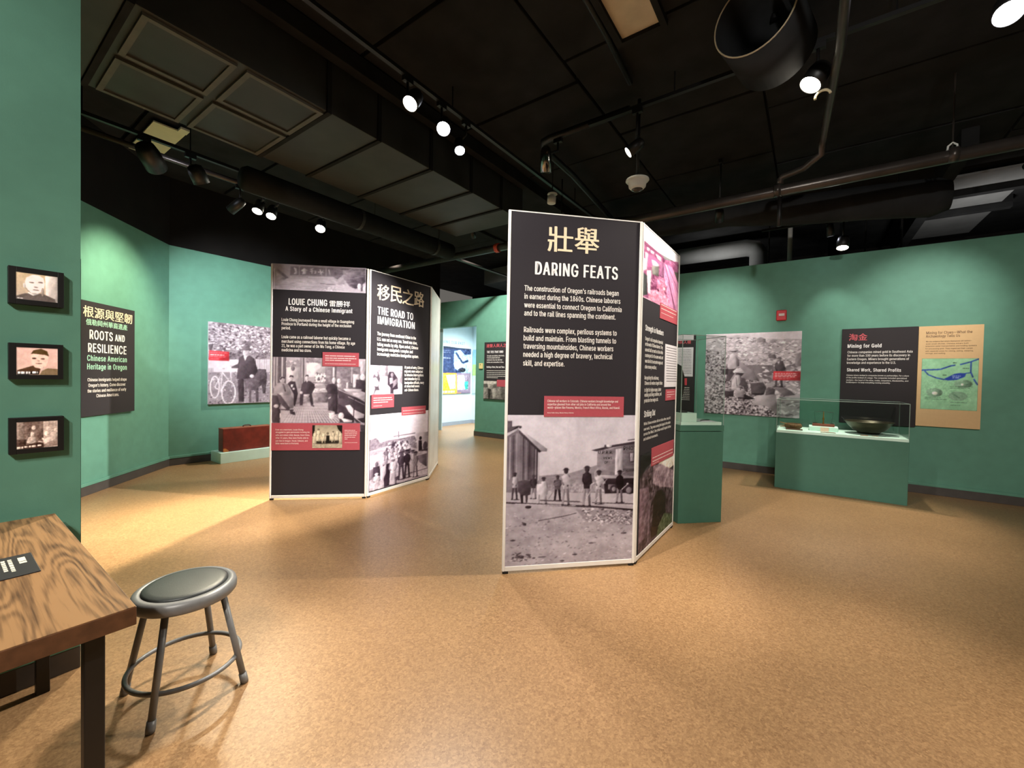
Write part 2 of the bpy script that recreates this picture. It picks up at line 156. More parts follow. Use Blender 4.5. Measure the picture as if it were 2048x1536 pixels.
'louie_top_photo':([0.0064,2.2342,0.9624,2.5046],(180,50),((60,50,60),(235,226,236)),[['g',165,185,[-1,4,999,-4,1001,996,1,996]],['p',150,[4,23,181,529,148,574,39,214]],['l',225,16.3,[34,195,33,991]],['l',110,10.9,[17,316,12,994]],['p',200,[44,312,148,574,148,614,63,627]],['p',190,[154,573,657,495,712,771,61,827]],['n',40,120,200,[47,629,767,519,767,967,44,990]],['p',120,[199,89,652,73,657,394,192,427]],['l',215,6.5,[290,74,288,412]],['l',215,5.4,[568,67,570,388]],['l',225,5.4,[192,487,657,455]],['l',130,4.3,[192,477,380,468]],['p',225,[229,123,258,158,270,375,230,382,246,279]],['p',230,[305,240,338,125,381,218,359,241,359,361,318,367,327,266]],['l',230,9.8,[403,174,441,118]],['l',230,8.7,[400,245,440,218]],['l',230,8.7,[422,151,421,331]],['l',230,7.6,[446,227,462,225,459,305,445,307]],['l',235,9.8,[505,158,526,375]],['l',235,8.7,[483,251,554,270]],['l',235,7.6,[543,171,505,338]],['l',225,8.7,[598,142,614,361]],['p',110,[658,73,833,64,690,510,641,397]],['p',125,[745,118,988,38,995,566,889,827,756,480]],['p',90,[767,498,989,363,989,546,889,847,822,755]],['n',50,90,90,[658,73,993,37,995,914,657,657]],['l',70,16.3,[955,531,953,920]],['e',225,928,739,22,121],['e',225,984,813,16,101],['l',70,5.4,[509,700,673,716]],['n',120,260,260,[514,841,673,817,673,960,514,983]]]),
'louie_family_photo':([0.4307,0.5548,0.7375,0.8013],(64,50),((25,20,18),(245,230,205)),[['p',175,[0,6,995,0,995,1000,0,1000]],['g',150,215,[69,6,848,1,855,599,76,608]],['p',25,[0,6,92,5,74,457,1,488]],['p',25,[802,1,995,0,993,388,850,180]],['p',40,[146,697,923,658,925,807,148,817]],['p',165,[5,819,998,791,995,1000,0,1000]],['n',40,120,120,[5,819,998,791,995,1000,0,1000]],['m',225,225,190,88,261,803,114,-1],['m',232,232,180,209,170,711,133,40],['m',228,215,180,376,289,799,133,-1],['p',25,[465,453,568,452,572,782,457,783]],['e',120,510,363,41,60],['m',205,205,170,692,271,750,114,60],['m',220,190,180,827,195,689,114,-1],['m',215,215,190,931,284,792,101,-1]]),
'road_photo':([0.0258,0.0629,0.9805,0.9075],(120,180),((40,28,40),(244,234,244)),[['g',240,225,[0,0,982,1,986,465,1,443]],['p',140,[-1,324,106,309,162,378,290,365,547,363,725,361,776,435,644,509,364,440,163,445,1,455]],['n',60,200,200,[-2,288,775,367,777,530,1,455]],['p',190,[1,467,364,440,644,509,970,630,991,981,4,989]],['n',40,100,120,[1,467,987,577,991,981,4,989]],['p',150,[304,380,627,401,645,562,277,526]],['s',70,110,15,28,[275,388,643,429,646,655,250,608]],['s',220,110,14,23,[275,388,643,429,646,655,250,608]],['l',90,15.4,[452,260,453,350]],['l',140,18.5,[290,372,563,376]],['l',130,21.6,[362,325,741,322]],['p',205,[758,324,985,332,979,618,778,598]],['p',30,[810,440,866,448,878,601,808,589]],['e',30,841,410,25,28],['e',70,933,534,43,62],['p',70,[803,589,978,583,979,618,812,604]],['p',110,[779,666,970,658,972,866,831,770]],['p',120,[-1,716,99,713,74,840,-5,857]],['p',215,[3,539,263,524,222,603,4,622]],['l',110,21.6,[522,904,990,884]],['p',160,[228,998,991,967,991,1009,373,1085]],['m',120,120,90,255,485,635,77,-1],['m',170,170,90,342,461,638,77,-1],['m',190,190,90,417,460,640,71,-1],['m',120,110,80,517,489,671,71,-1],['m',70,75,90,502,551,952,116,60],['m',45,40,90,604,542,950,108,40],['m',140,120,110,753,594,970,96,50],['m',195,185,110,702,565,892,68,60],['p',55,[58,693,153,688,175,778,156,859,61,873]],['e',110,112,662,25,36],['m',205,200,215,111,776,1030,126,225],['p',40,[209,687,316,683,331,986,228,998]],['p',205,[168,740,258,672,253,807,198,917,167,861]],['e',140,254,652,28,39],['m',215,190,120,367,617,996,131,200],['p',70,[400,902,476,881,461,929,416,957]],['p',200,[130,974,198,905,228,998,158,1029]]]),
'road_small_photo':([0.0224,1.1293,0.5023,1.4596],(66,64),((40,30,40),(246,236,244)),[['g',215,235,[0,0,994,-9,1006,1000,0,1000]],['p',190,[0,0,306,-13,282,377,4,445]],['l',120,22.6,[432,-2,435,280]],['p',160,[362,0,531,-6,534,371,338,376]],['p',170,[819,77,996,167,1002,651,853,556]],['l',235,22.6,[853,556,1002,683]],['n',30,120,120,[0,0,994,-9,1006,1000,0,1000]],['p',90,[90,351,225,223,296,439,257,721,286,845,176,846,122,1001,95,1001,148,752,65,660]],['p',220,[77,444,172,411,284,596,230,721,79,691]],['e',190,193,317,45,69],['p',45,[521,403,561,213,704,209,837,428,856,813,682,845,523,656]],['p',170,[578,434,678,400,708,590,594,655]],['e',150,662,321,51,76],['p',60,[610,750,710,781,713,973,603,972]],['p',140,[708,526,823,429,825,621,682,781]]]),
'strength_photo':([0.0239,1.966,0.9744,2.4867],(70,150),None,[['g','#f3dde6','#f6e6ea',[-4,4,1000,0,1003,132,-3,265]],['p','#8c5a74',[-3,209,502,222,502,279,-3,265]],['p','#a06a88',[-3,265,502,260,978,108,1000,989,6,999]],['n',50,90,160,[-3,265,502,241,978,108,1000,989,6,999]],['p','#b9769a',[43,358,398,338,399,412,44,570]],['p','#f1e2ea',[75,270,144,260,144,298,82,312]],['p','#f1e2ea',[172,273,253,260,246,298,172,307]],['p','#ead4e0',[284,274,440,256,441,331,349,320]],['p','#e9d3df',[195,397,285,380,399,393,366,433,225,464]],['p','#f4eaef',[90,596,196,553,184,870,127,908]],['p','#f0e0e8',[4,454,63,448,57,607,5,624]],['p','#ecd6e2',[43,358,109,346,84,581,57,598]],['p','#8d8a86',[210,478,383,418,385,575,211,600]],['p','#5e5f60',[-8,652,98,669,113,928,-6,985]],['p','#6f6862',[800,334,983,284,987,461,780,403]],['p','#a1728f',[416,350,521,311,524,542,401,560]],['e','#7d4d68',502,270,39,38],['p','#c78fae',[521,311,778,278,987,472,999,966,707,1007,544,595]],['l','#7a4a62',17.6,[540,323,699,552,881,983]],['l','#e0b6cb',17.6,[577,310,783,529,997,864]],['l','#86566e',15.8,[615,296,871,504,991,639]],['l','#5d3a50',15.8,[659,553,787,740,927,976]],['p','#d595ab',[155,859,404,775,546,762,705,861,727,962,441,997,141,983]],['p','#c6869f',[352,621,524,542,621,675,584,754,354,806]],['n',80,200,240,[139,623,618,475,727,941,141,983]],['e','#6e4358',379,781,25,23],['e','#f0dce6',545,708,25,23],['p','#e7bccb',[19,988,141,983,407,1012,407,1049,6,1003]]]),
'tunnel_photo':([0.0648,0.0441,0.9965,0.7982],(68,170),None,[['p','#2e2c30',[-9,-2,1000,11,1000,1000,-3,995]],['p','#4a3d43',[2,216,361,134,1005,137,1000,1000,-3,995]],['n',60,200,90,[-3,119,1003,67,1000,1000,-3,995]],['p','#cfc4b8',[475,162,1006,151,1011,290,667,313]],['p','#8a7780',[330,165,560,195,995,368,984,570,537,447,339,367]],['n',80,260,120,[204,109,1006,151,986,638,218,420]],['p','#241c18',[343,802,363,536,456,475,589,487,713,587,761,902,560,975,318,940]],['p','#3a2d27',[328,822,523,887,526,963,303,947]],['p','#56604a',[523,887,687,787,996,898,1000,1000,478,984]],['n',70,260,200,[466,692,995,857,1000,1000,478,984]],['p','#6d5a64',[8,336,247,379,300,873,6,888]],['n',60,240,140,[2,216,332,203,367,994,-3,989]],['l','#9a8794',16.4,[257,615,242,950]],['p','#1f1d1f',[-9,-2,295,68,297,132,145,156,3,240]]]),
'bike_photo':([-0.0033,0.8555,1.1912,2.0949],(170,170),((48,38,44),(240,230,240)),[['g',150,120,[0,0,1000,19,1003,426,1,460]],['n',60,30,45,[0,0,1000,19,1003,426,1,460]],['s',70,442,14,7,[0,0,1000,19,1003,426,1,460]],['s',215,510,13,7,[0,0,1000,19,1002,311,1,396]],['s',110,272,12,5,[0,0,1000,19,1003,426,1,460]],['p',205,[1,460,1003,412,1004,598,1,637]],['l',120,7.7,[548,434,549,591]],['l',120,7.7,[570,434,571,590]],['l',120,7.7,[593,433,593,590]],['l',120,7.7,[615,432,616,590]],['l',120,7.7,[638,431,638,589]],['l',120,7.7,[660,431,661,589]],['l',120,7.7,[683,430,684,589]],['l',120,7.7,[706,429,707,588]],['l',120,7.7,[729,428,730,588]],['l',120,7.7,[753,427,754,588]],['l',120,7.7,[776,427,777,587]],['l',120,7.7,[800,426,801,587]],['l',120,7.7,[823,425,824,587]],['l',120,7.7,[847,424,848,586]],['l',120,7.7,[871,423,872,586]],['l',120,7.7,[895,422,896,586]],['l',120,7.7,[919,422,920,585]],['l',120,7.7,[944,421,945,585]],['l',120,7.7,[968,420,969,585]],['l',130,7.7,[6,561,5,637]],['l',130,7.7,[21,560,21,637]],['l',130,7.7,[37,560,37,637]],['l',130,7.7,[53,560,53,636]],['p',140,[1,612,1004,584,1007,1018,0,1000]],['n',30,40,60,[1,612,1004,584,1007,1018,0,1000]],['s',90,238,8,7,[1,612,1004,584,1007,1018,0,1000]],['s',190,187,6,7,[1,612,1004,584,1007,1018,0,1000]],['p',95,[2,258,53,254,53,286,36,357,13,358]],['p',225,[2,258,53,252,53,267,2,276]],['p',82,[407,687,535,591,588,556,681,561,695,658,676,880,642,880,628,769,589,796,589,989,556,987,549,836,497,836,498,992,472,991,471,822,420,808]],['n',30,200,200,[407,606,695,547,696,881,420,875]],['p',60,[320,687,345,422,394,386,483,390,535,428,575,577,549,632,510,673,357,700]],['p',50,[333,700,407,693,408,969,345,980]],['p',75,[259,536,332,501,357,434,345,554,259,556]],['e',190,430,358,39,51],['p',105,[351,322,388,307,401,260,464,254,480,302,498,308,483,322,369,330]],['p',235,[401,400,445,391,420,459]],['e',225,503,652,28,22],['p',90,[314,979,408,969,402,989,314,992]],['e',225,75,790,51,135,1],['e',225,229,858,80,148,1],['l',225,11.6,[75,790,157,610,241,726]],['l',225,11.6,[157,610,139,843,75,790]],['l',225,11.6,[139,843,241,674]],['l',225,12.8,[247,536,259,740]],['l',220,15.4,[116,559,181,564]],['l',220,9.0,[157,538,259,529]],['e',235,75,790,46,127,1],['e',235,229,858,73,140,1],['e',235,75,790,49,131,1],['e',235,229,858,77,144,1],['s',215,85,6,4,[46,688,283,687,271,951,58,893]],['p','#d8555f',[11,348,232,354,232,469,10,469]],['w','#f6dfe0',24,370,213,374],['w','#f6dfe0',24,395,181,402],['w','#f6dfe0',24,417,187,422],['w','#e9b3b6',24,444,128,446]]),
'mining_photo':([0.6375,0.8446,1.8901,2.0896],(200,180),((42,34,38),(238,228,234)),[['g',225,205,[0,0,1000,0,998,147,-1,114]],['p',190,[-3,50,353,25,581,73,996,98,999,384,3,396]],['n',40,30,60,[-3,50,353,25,996,98,999,384,3,396]],['s',120,272,17,5,[-2,68,354,46,997,114,999,384,3,396]],['s',235,374,17,6,[-2,68,354,46,997,114,999,384,3,396]],['p',165,[-3,195,202,218,395,362,597,587,602,750,6,770]],['s',70,714,10,7,[-3,195,202,218,395,362,597,587,602,750,6,770]],['s',215,714,10,6,[-3,195,202,218,395,362,597,587,602,750,6,770]],['p',150,[379,345,534,467,597,578,431,563,382,450]],['p',170,[596,553,1000,400,1012,999,610,991]],['n',30,20,30,[591,398,998,367,1012,999,610,991]],['s',115,136,23,10,[591,398,998,367,1012,999,610,991]],['s',225,136,23,10,[591,398,998,367,1012,999,610,991]],['p',150,[-3,771,544,778,787,870,790,980,-4,1000]],['s',55,561,10,8,[-3,771,543,761,787,870,790,988,-4,1000]],['s',228,561,10,7,[-3,771,543,761,787,870,790,988,-4,1000]],['p',120,[-7,606,214,629,204,809,-2,798]],['s',225,204,9,7,[-7,606,230,629,220,808,-2,798]],['p',185,[638,715,769,744,797,979,679,875,531,865,565,760]],['p',90,[673,662,759,669,754,728,661,748]],['p',120,[757,601,906,681,956,730,853,750,759,669]],['l',235,9.0,[6,487,32,542,51,614]],['p',140,[559,76,595,57,647,84,648,122,560,119]],['p',150,[684,111,726,87,756,126,685,136]],['p',120,[675,271,746,264,762,307,691,314]],['p',140,[941,260,994,245,1000,400,945,400]],['p',75,[264,432,358,424,336,485,277,592,237,593]],['p',205,[237,326,283,255,361,266,379,354,358,432,264,441]],['l',195,16.5,[268,282,231,397]],['p',120,[338,274,378,327,380,406,350,406]],['e',190,317,225,18,26],['p',205,[261,211,273,189,311,163,351,187,369,215,345,248,298,242]],['p',90,[266,215,359,217,337,234,298,234]],['p',70,[193,441,264,437,263,508,199,508]],['p',60,[197,593,253,584,230,620]],['p',95,[376,520,446,555,487,658,466,694,365,661]],['p',215,[303,680,308,574,345,512,384,511,402,599,366,679]],['l',150,10.5,[350,538,365,652]],['e',90,399,494,30,26],['p',232,[312,468,350,432,396,424,444,476,437,489,321,485]],['p',60,[336,481,437,489,407,511,360,503]],['p',55,[216,696,331,697,330,777,235,780]],['e',150,276,703,52,10],['p',165,[335,702,451,698,431,791,361,794]],['e',190,393,704,56,10],['l',190,7.5,[381,678,388,643,426,651,443,690]],['p',30,[444,738,559,795,484,806,377,797,377,784,446,782]],['p',85,[501,597,641,586,672,654,646,740,520,748]],['l',200,7.5,[508,601,634,593]],['l',190,7.5,[634,578,672,654]],['p',30,[520,735,565,751,631,745,645,723,527,727]],['m',85,90,150,790,299,642,82,110],['p',75,[747,399,770,340,826,341,857,441,830,458,766,441]],['p',215,[770,349,798,345,785,382]],['p','#cf4d55',[735,462,1003,461,1002,568,733,566]],['w','#f6dfe0',750,483,965,492],['w','#f6dfe0',750,502,969,510],['w','#f6dfe0',751,520,946,528],['w','#e9b3b6',751,542,899,547]]),
'map_print':([3.1292,1.0629,3.6157,1.6871],(110,110),None,[['p','#9ec9a6',[0,0,1000,0,1000,1000,0,1000]],['l','#3c58a8',23.7,[3,233,342,216,524,148,602,133]],['l','#3c58a8',21.1,[680,124,845,77,1001,14]],['l','#3c58a8',21.1,[58,243,130,323,268,380,416,413]],['p','#3c58a8',[390,413,596,300,686,283,789,289,772,354,639,415,496,430]],['l','#3c58a8',15.8,[776,289,872,277]],['l','#3c58a8',23.7,[864,65,867,266,907,365]],['l','#3c58a8',23.7,[920,394,988,506]],['e','#8fae96',246,668,151,87],['e','#8fae96',746,491,158,80],['e','#8fae96',664,725,164,87],['n',26,260,260,[66,429,921,408,886,823,69,845]],['e','#f0f0e0',260,682,53,32],['e','#f4f4e4',731,502,24,20],['l','#4f6a5c',6.6,[585,692,692,760]],['w','#2b3a34',80,763,370,769],['w','#2b3a34',81,797,468,798],['w','#2b3a34',82,827,366,829],['w','#2b3a34',520,541,926,545],['w','#2b3a34',522,575,864,578],['w','#2b3a34',523,607,897,609],['w','#2b3a34',538,817,873,818],['w','#2b3a34',539,846,823,848],['w','#2b3a34',540,875,901,873],['w','#2b3a34',541,901,710,906],['w','#2b3a34',561,82,620,96],['w','#2b3a34',386,321,453,334],['w','#2b3a34',734,189,837,202],['w','#c8d4e8',551,337,702,351],['w','#c8d4e8',559,370,690,382],['l','#5a6a50',7.9,[0,0,1000,0,1000,1000,0,1000,0,0]]]),
'screen_one':([0.0187,1.6471,0.135,1.7576],(80,60),None,[['g','#bfa98c','#b7a596',[0,9,996,1,996,1001,0,984]],['p','#cdbfb6',[688,24,1002,0,996,1001,707,985]],['p','#6f6560',[2,886,217,756,626,711,934,868,955,1010,10,1014]],['p','#d9cfc6',[268,728,400,827,544,729,463,554]],['p','#d8cdc6',[211,324,243,174,385,47,547,41,648,129,678,345,647,576,544,703,401,746,279,628,210,484]],['e','#c9beb6',196,471,28,96],['e','#7a6a64',363,337,65,22],['e','#7a6a64',576,298,61,22],['e','#8d7d76',468,495,53,19],['e','#85756e',467,602,81,19],['l','#8a7c74',12.2,[219,546,340,728,483,737]],['e','#a29288',626,646,33,161],['w','#e6ded6',31,944,174,963],['w','#e6ded6',205,904,451,900]]),
'screen_two':([0.0191,1.3345,0.135,1.4478],(80,60),None,[['g','#c9a79c','#c3a597',[0,0,1000,0,1000,1000,-4,994]],['p','#5a4638',[21,831,417,642,581,717,538,944,18,960]],['p','#7d6a55',[601,845,746,744,999,767,1000,1000,538,1015]],['p','#d3b5a6',[339,314,381,204,747,208,767,426,726,648,622,780,437,721,356,565]],['p','#5c4a35',[340,236,403,95,586,28,737,116,778,300,686,256,402,219]],['e','#54423a',420,390,53,28],['e','#6a564a',624,399,53,25],['e','#8d7164',531,575,82,22],['e','#a58878',521,481,37,22],['p','#d8bfb2',[540,718,664,682,622,844]],['p','#2c2420',[19,896,539,847,538,983,17,993]],['w','#ece2dc',40,879,201,961],['w','#ece2dc',223,873,351,956],['w','#ece2dc',377,868,507,945]]),
'screen_three':([0.0187,1.0245,0.1347,1.137],(80,60),((40,24,20),(236,214,198)),[['g',95,85,[0,6,998,-3,998,1000,0,997]],['p',165,[639,9,998,-3,998,1000,659,1002,637,433]],['p',130,[0,6,182,6,173,643,6,630]],['p',60,[6,630,230,647,227,885,2,883]],['p',100,[203,223,331,210,327,654,198,644]],['p',85,[457,295,638,262,636,678,462,665]],['e',205,406,235,51,80],['e',210,376,472,47,92],['p',175,[237,773,279,576,376,534,455,590,453,801,389,846]],['e',215,758,285,43,74],['e',220,942,362,40,62],['e',225,719,476,55,92],['p',215,[597,613,675,681,816,570,870,696,792,788,792,887,651,803]],['p',175,[816,448,1000,440,1001,767,831,754]],['p',120,[785,788,1001,767,1001,951,674,1003,651,877]],['l',220,19.0,[517,743,644,802]],['p',35,[461,789,644,815,659,1002,0,1010,2,883,276,851]],['n',50,130,130,[0,6,998,-3,998,1000,0,997]],['w',225,14,903,169,977],['w',225,186,895,275,952],['w',225,292,884,460,952],['w',225,501,873,612,931]]),
'heritage_photo':([0.1833,0.8535,1.629,2.1395],(100,110),None,[['p','#44506f',[0,15,993,12,995,991,-2,997]],['p','#e9edf0',[0,0,1005,0,1005,29,0,31]],['p','#3b4352',[10,23,311,12,646,24,993,21,994,47,10,61]],['n',24,120,120,[0,62,994,38,987,573,-5,574]],['p','#a9bfd6',[519,97,690,71,824,166,996,141,992,556,741,556,545,458,512,376]],['p','#e6eef4',[522,343,650,306,806,386,740,472,545,458]],['l','#dfe9f2',42.0,[646,74,692,205,805,336]],['l','#34425f',50.4,[561,128,760,337,917,281]],['e','#3a3a4a',740,489,105,49],['n',80,200,200,[508,81,994,38,992,573,514,573]],['p','#f2a24a',[-5,566,610,557,793,983,-2,997]],['g','#f2a24a','#f2a24a',[-5,566,589,565,595,1008,-2,981]],['p','#8b7d8e',[589,557,1003,556,995,991,616,975]],['p','#d9cfc4',[14,597,198,590,201,894,16,895]],['n',90,200,200,[14,597,198,590,201,894,16,895]],['p','#f6d34a',[247,598,441,590,403,901,251,904]],['p','#efe7dc',[318,606,568,590,572,890,424,901]],['n',90,220,220,[247,598,578,590,583,907,251,904]],['p','#c9c2cf',[622,607,809,599,929,919,626,908]],['p','#4fb3a8',[812,744,925,728,917,901,837,907]],['n',90,220,220,[622,598,923,599,929,919,626,908]],['w','#fbe3c4',26,927,552,973],['w','#eef2f6',16,103,425,102],['w','#eef2f6',16,138,419,139],['w','#eef2f6',16,177,426,179],['w','#eef2f6',17,216,416,220],['w','#eef2f6',17,251,429,257],['w','#eef2f6',17,285,136,302],['w','#eef2f6',18,332,137,349]]),
'ties_photo':([-3.9144,0.8589,-3.1933,1.2526],(60,44),((30,28,28),(226,220,210)),[['p',90,[-9,22,855,-14,856,1055,3,1009]],['p',205,[6,22,189,2,518,26,490,155,252,241,130,154,9,197]],['p',175,[160,154,402,198,345,458,194,415]],['p',150,[11,372,193,372,201,983,12,987]],['p',170,[315,458,493,371,560,889,382,979]],['p',130,[522,328,729,327,708,972,561,975]],['p',50,[179,459,285,458,262,1003,201,1004]],['n',60,160,160,[-9,22,855,-14,856,1055,3,1009]]]),
}

# ------------------------------------------------------------------ helpers
def s2l(c):
    c = np.asarray(c, dtype=float)
    return np.where(c <= 0.04045, c / 12.92, ((c + 0.055) / 1.055) ** 2.4)

def hexrgb(h):
    h = h.lstrip('#')
    return np.array([int(h[i:i + 2], 16) for i in (0, 2, 4)], float)

def lin(h):
    v = s2l(hexrgb(h) / 255.0)
    return (float(v[0]), float(v[1]), float(v[2]), 1.0)

MATS = {}

def mat(name, color, rough=0.6, metal=0.0, noise=None, bump=None, spec=0.5, emit=None):
    if name in MATS:
        return MATS[name]
    m = bpy.data.materials.new(name)
    m.use_nodes = True
    nt = m.node_tree
    b = nt.nodes['Principled BSDF']
    c = lin(color) if isinstance(color, str) else color
    b.inputs['Base Color'].default_value = c
    b.inputs['Roughness'].default_value = rough
    b.inputs['Metallic'].default_value = metal
    b.inputs['Specular IOR Level'].default_value = spec
    tc = nt.nodes.new('ShaderNodeTexCoord')
    if noise:
        sc, amt = noise
        n = nt.nodes.new('ShaderNodeTexNoise')
        n.inputs['Scale'].default_value = sc
        n.inputs['Detail'].default_value = 4
        nt.links.new(tc.outputs['Object'], n.inputs['Vector'])
        r = nt.nodes.new('ShaderNodeValToRGB')
        r.color_ramp.elements[0].position = 0.3
        r.color_ramp.elements[1].position = 0.7
        r.color_ramp.elements[0].color = tuple(max(0, x * (1 - amt)) for x in c[:3]) + (1,)
        r.color_ramp.elements[1].color = tuple(min(1, x * (1 + amt)) for x in c[:3]) + (1,)
        nt.links.new(n.outputs['Fac'], r.inputs['Fac'])
        nt.links.new(r.outputs['Color'], b.inputs['Base Color'])
    if bump:
        sc, st = bump
        n2 = nt.nodes.new('ShaderNodeTexNoise')
        n2.inputs['Scale'].default_value = sc
        n2.inputs['Detail'].default_value = 3
        nt.links.new(tc.outputs['Object'], n2.inputs['Vector'])
        bp = nt.nodes.new('ShaderNodeBump')
        bp.inputs['Strength'].default_value = st
        bp.inputs['Distance'].default_value = 0.002
        nt.links.new(n2.outputs['Fac'], bp.inputs['Height'])
        nt.links.new(bp.outputs['Normal'], b.inputs['Normal'])
    if emit:
        b.inputs['Emission Color'].default_value = lin(emit[0])
        b.inputs['Emission Strength'].default_value = emit[1]
    MATS[name] = m
    return m

class MB:
    def __init__(self):
        self.v, self.f = [], []

    def quad_box(self, x0, x1, y0, y1, z0, z1):
        n = len(self.v)
        self.v += [(x0, y0, z0), (x1, y0, z0), (x1, y1, z0), (x0, y1, z0), (x0, y0, z1), (x1, y0, z1), (x1, y1, z1), (x0, y1, z1)]
        self.f += [tuple(n + i for i in q) for q in ((0, 3, 2, 1), (4, 5, 6, 7), (0, 1, 5, 4), (1, 2, 6, 5), (2, 3, 7, 6), (3, 0, 4, 7))]
        return self

    def prism(self, pts, z0, z1):
        n = len(self.v); k = len(pts)
        self.v += [(x, y, z0) for x, y in pts] + [(x, y, z1) for x, y in pts]
        self.f += [tuple(n + i for i in reversed(range(k))), tuple(n + k + i for i in range(k))]
        self.f += [(n + i, n + (i + 1) % k, n + k + (i + 1) % k, n + k + i) for i in range(k)]
        return self

    def tube(self, pts, r, seg=10, closed=False, cap=True):
        pts = [Vector(p) for p in pts]
        n0 = len(self.v); k = len(pts)
        up = Vector((0, 0, 1))
        prev = None
        rs = r if isinstance(r, (list, tuple)) else [r] * k
        for i, p in enumerate(pts):
            if closed:
                t = pts[(i + 1) % k] - pts[i - 1]
            else:
                t = pts[min(i + 1, k - 1)] - pts[max(i - 1, 0)]
            t.normalize()
            if prev is None:
                a = t.cross(up)
                if a.length < 1e-3:
                    a = t.cross(Vector((1, 0, 0)))
                a.normalize()
            else:
                a = prev - t * prev.dot(t)
                a.normalize()
            prev = a
            b = t.cross(a)
            for j in range(seg):
                th = 2 * math.pi * j / seg
                self.v.append(tuple(p + (a * math.cos(th) + b * math.sin(th)) * rs[i]))
        for i in range(k if closed else k - 1):
            for j in range(seg):
                i2 = (i + 1) % k
                self.f.append((n0 + i * seg + j, n0 + i2 * seg + j, n0 + i2 * seg + (j + 1) % seg, n0 + i * seg + (j + 1) % seg))
        if cap and not closed:
            self.f.append(tuple(n0 + j for j in range(seg)))
            self.f.append(tuple(n0 + (k - 1) * seg + j for j in reversed(range(seg))))
        return self

    def lathe(self, prof, seg=32, cx=0, cy=0):
        n0 = len(self.v); k = len(prof)
        for r, z in prof:
            for j in range(seg):
                th = 2 * math.pi * j / seg
                self.v.append((cx + r * math.cos(th), cy + r * math.sin(th), z))
        for i in range(k - 1):
            for j in range(seg):
                self.f.append((n0 + i * seg + j, n0 + i * seg + (j + 1) % seg, n0 + (i + 1) * seg + (j + 1) % seg, n0 + (i + 1) * seg + j))
        if prof[0][0] > 1e-5:
            self.f.append(tuple(n0 + j for j in reversed(range(seg))))
        if prof[-1][0] > 1e-5:
            self.f.append(tuple(n0 + (k - 1) * seg + j for j in range(seg)))
        return self

    def xform(self, M):
        self.v = [tuple(M @ Vector(p)) for p in self.v]
        return self

    def build(self, name, m, parent=None, smooth=False, bevel=0.0, loc=None):
        me = bpy.data.meshes.new(name)
        me.from_pydata(self.v, [], self.f)
        me.validate()
        bm = bmesh.new(); bm.from_mesh(me)
        bmesh.ops.recalc_face_normals(bm, faces=bm.faces)
        bm.to_mesh(me); bm.free()
        me.materials.append(m)
        if smooth:
            me.polygons.foreach_set('use_smooth', [True] * len(me.polygons))
        o = bpy.data.objects.new(name, me)
        COL.objects.link(o)
        if parent:
            o.parent = parent
        if loc:
            o.location = loc
        if bevel:
            bv = o.modifiers.new('bevel', 'BEVEL')
            bv.width = bevel; bv.segments = 2; bv.limit_method = 'ANGLE'
        return o

def box(name, m, x0, x1, y0, y1, z0, z1, parent=None, bevel=0.0):
    return MB().quad_box(x0, x1, y0, y1, z0, z1).build(name, m, parent, bevel=bevel)

def tag(o, label, cat, group=None):
    o['label'] = label
    o['category'] = cat
    if group:
        o['group'] = group
    return o

def thing(name, label, cat, loc=(0, 0, 0), rotz=0.0, group=None):
    o = bpy.data.objects.new(name, None)
    COL.objects.link(o)
    o.empty_display_size = 0.1
    o.location = loc
    o.rotation_euler = (0, 0, rotz)
    return tag(o, label, cat, group)

def struct(o):
    o['kind'] = 'structure'
    return o

# ------------------------------------------------------------------ printed pictures: painted as colour on a fine grid, flat as the prints are
def value_noise(h, w, sy, sx, rng):
    g = rng.random((int(sy) + 2, int(sx) + 2))
    y = np.linspace(0, sy, h); x = np.linspace(0, sx, w)
    yi = y.astype(int); xi = x.astype(int)
    fy = (y - yi)[:, None]; fx = (x - xi)[None, :]
    a = g[np.ix_(yi, xi)]; b = g[np.ix_(yi, xi + 1)]; c = g[np.ix_(yi + 1, xi)]; d = g[np.ix_(yi + 1, xi + 1)]
    return (a * (1 - fx) + b * fx) * (1 - fy) + (c * (1 - fx) + d * fx) * fy

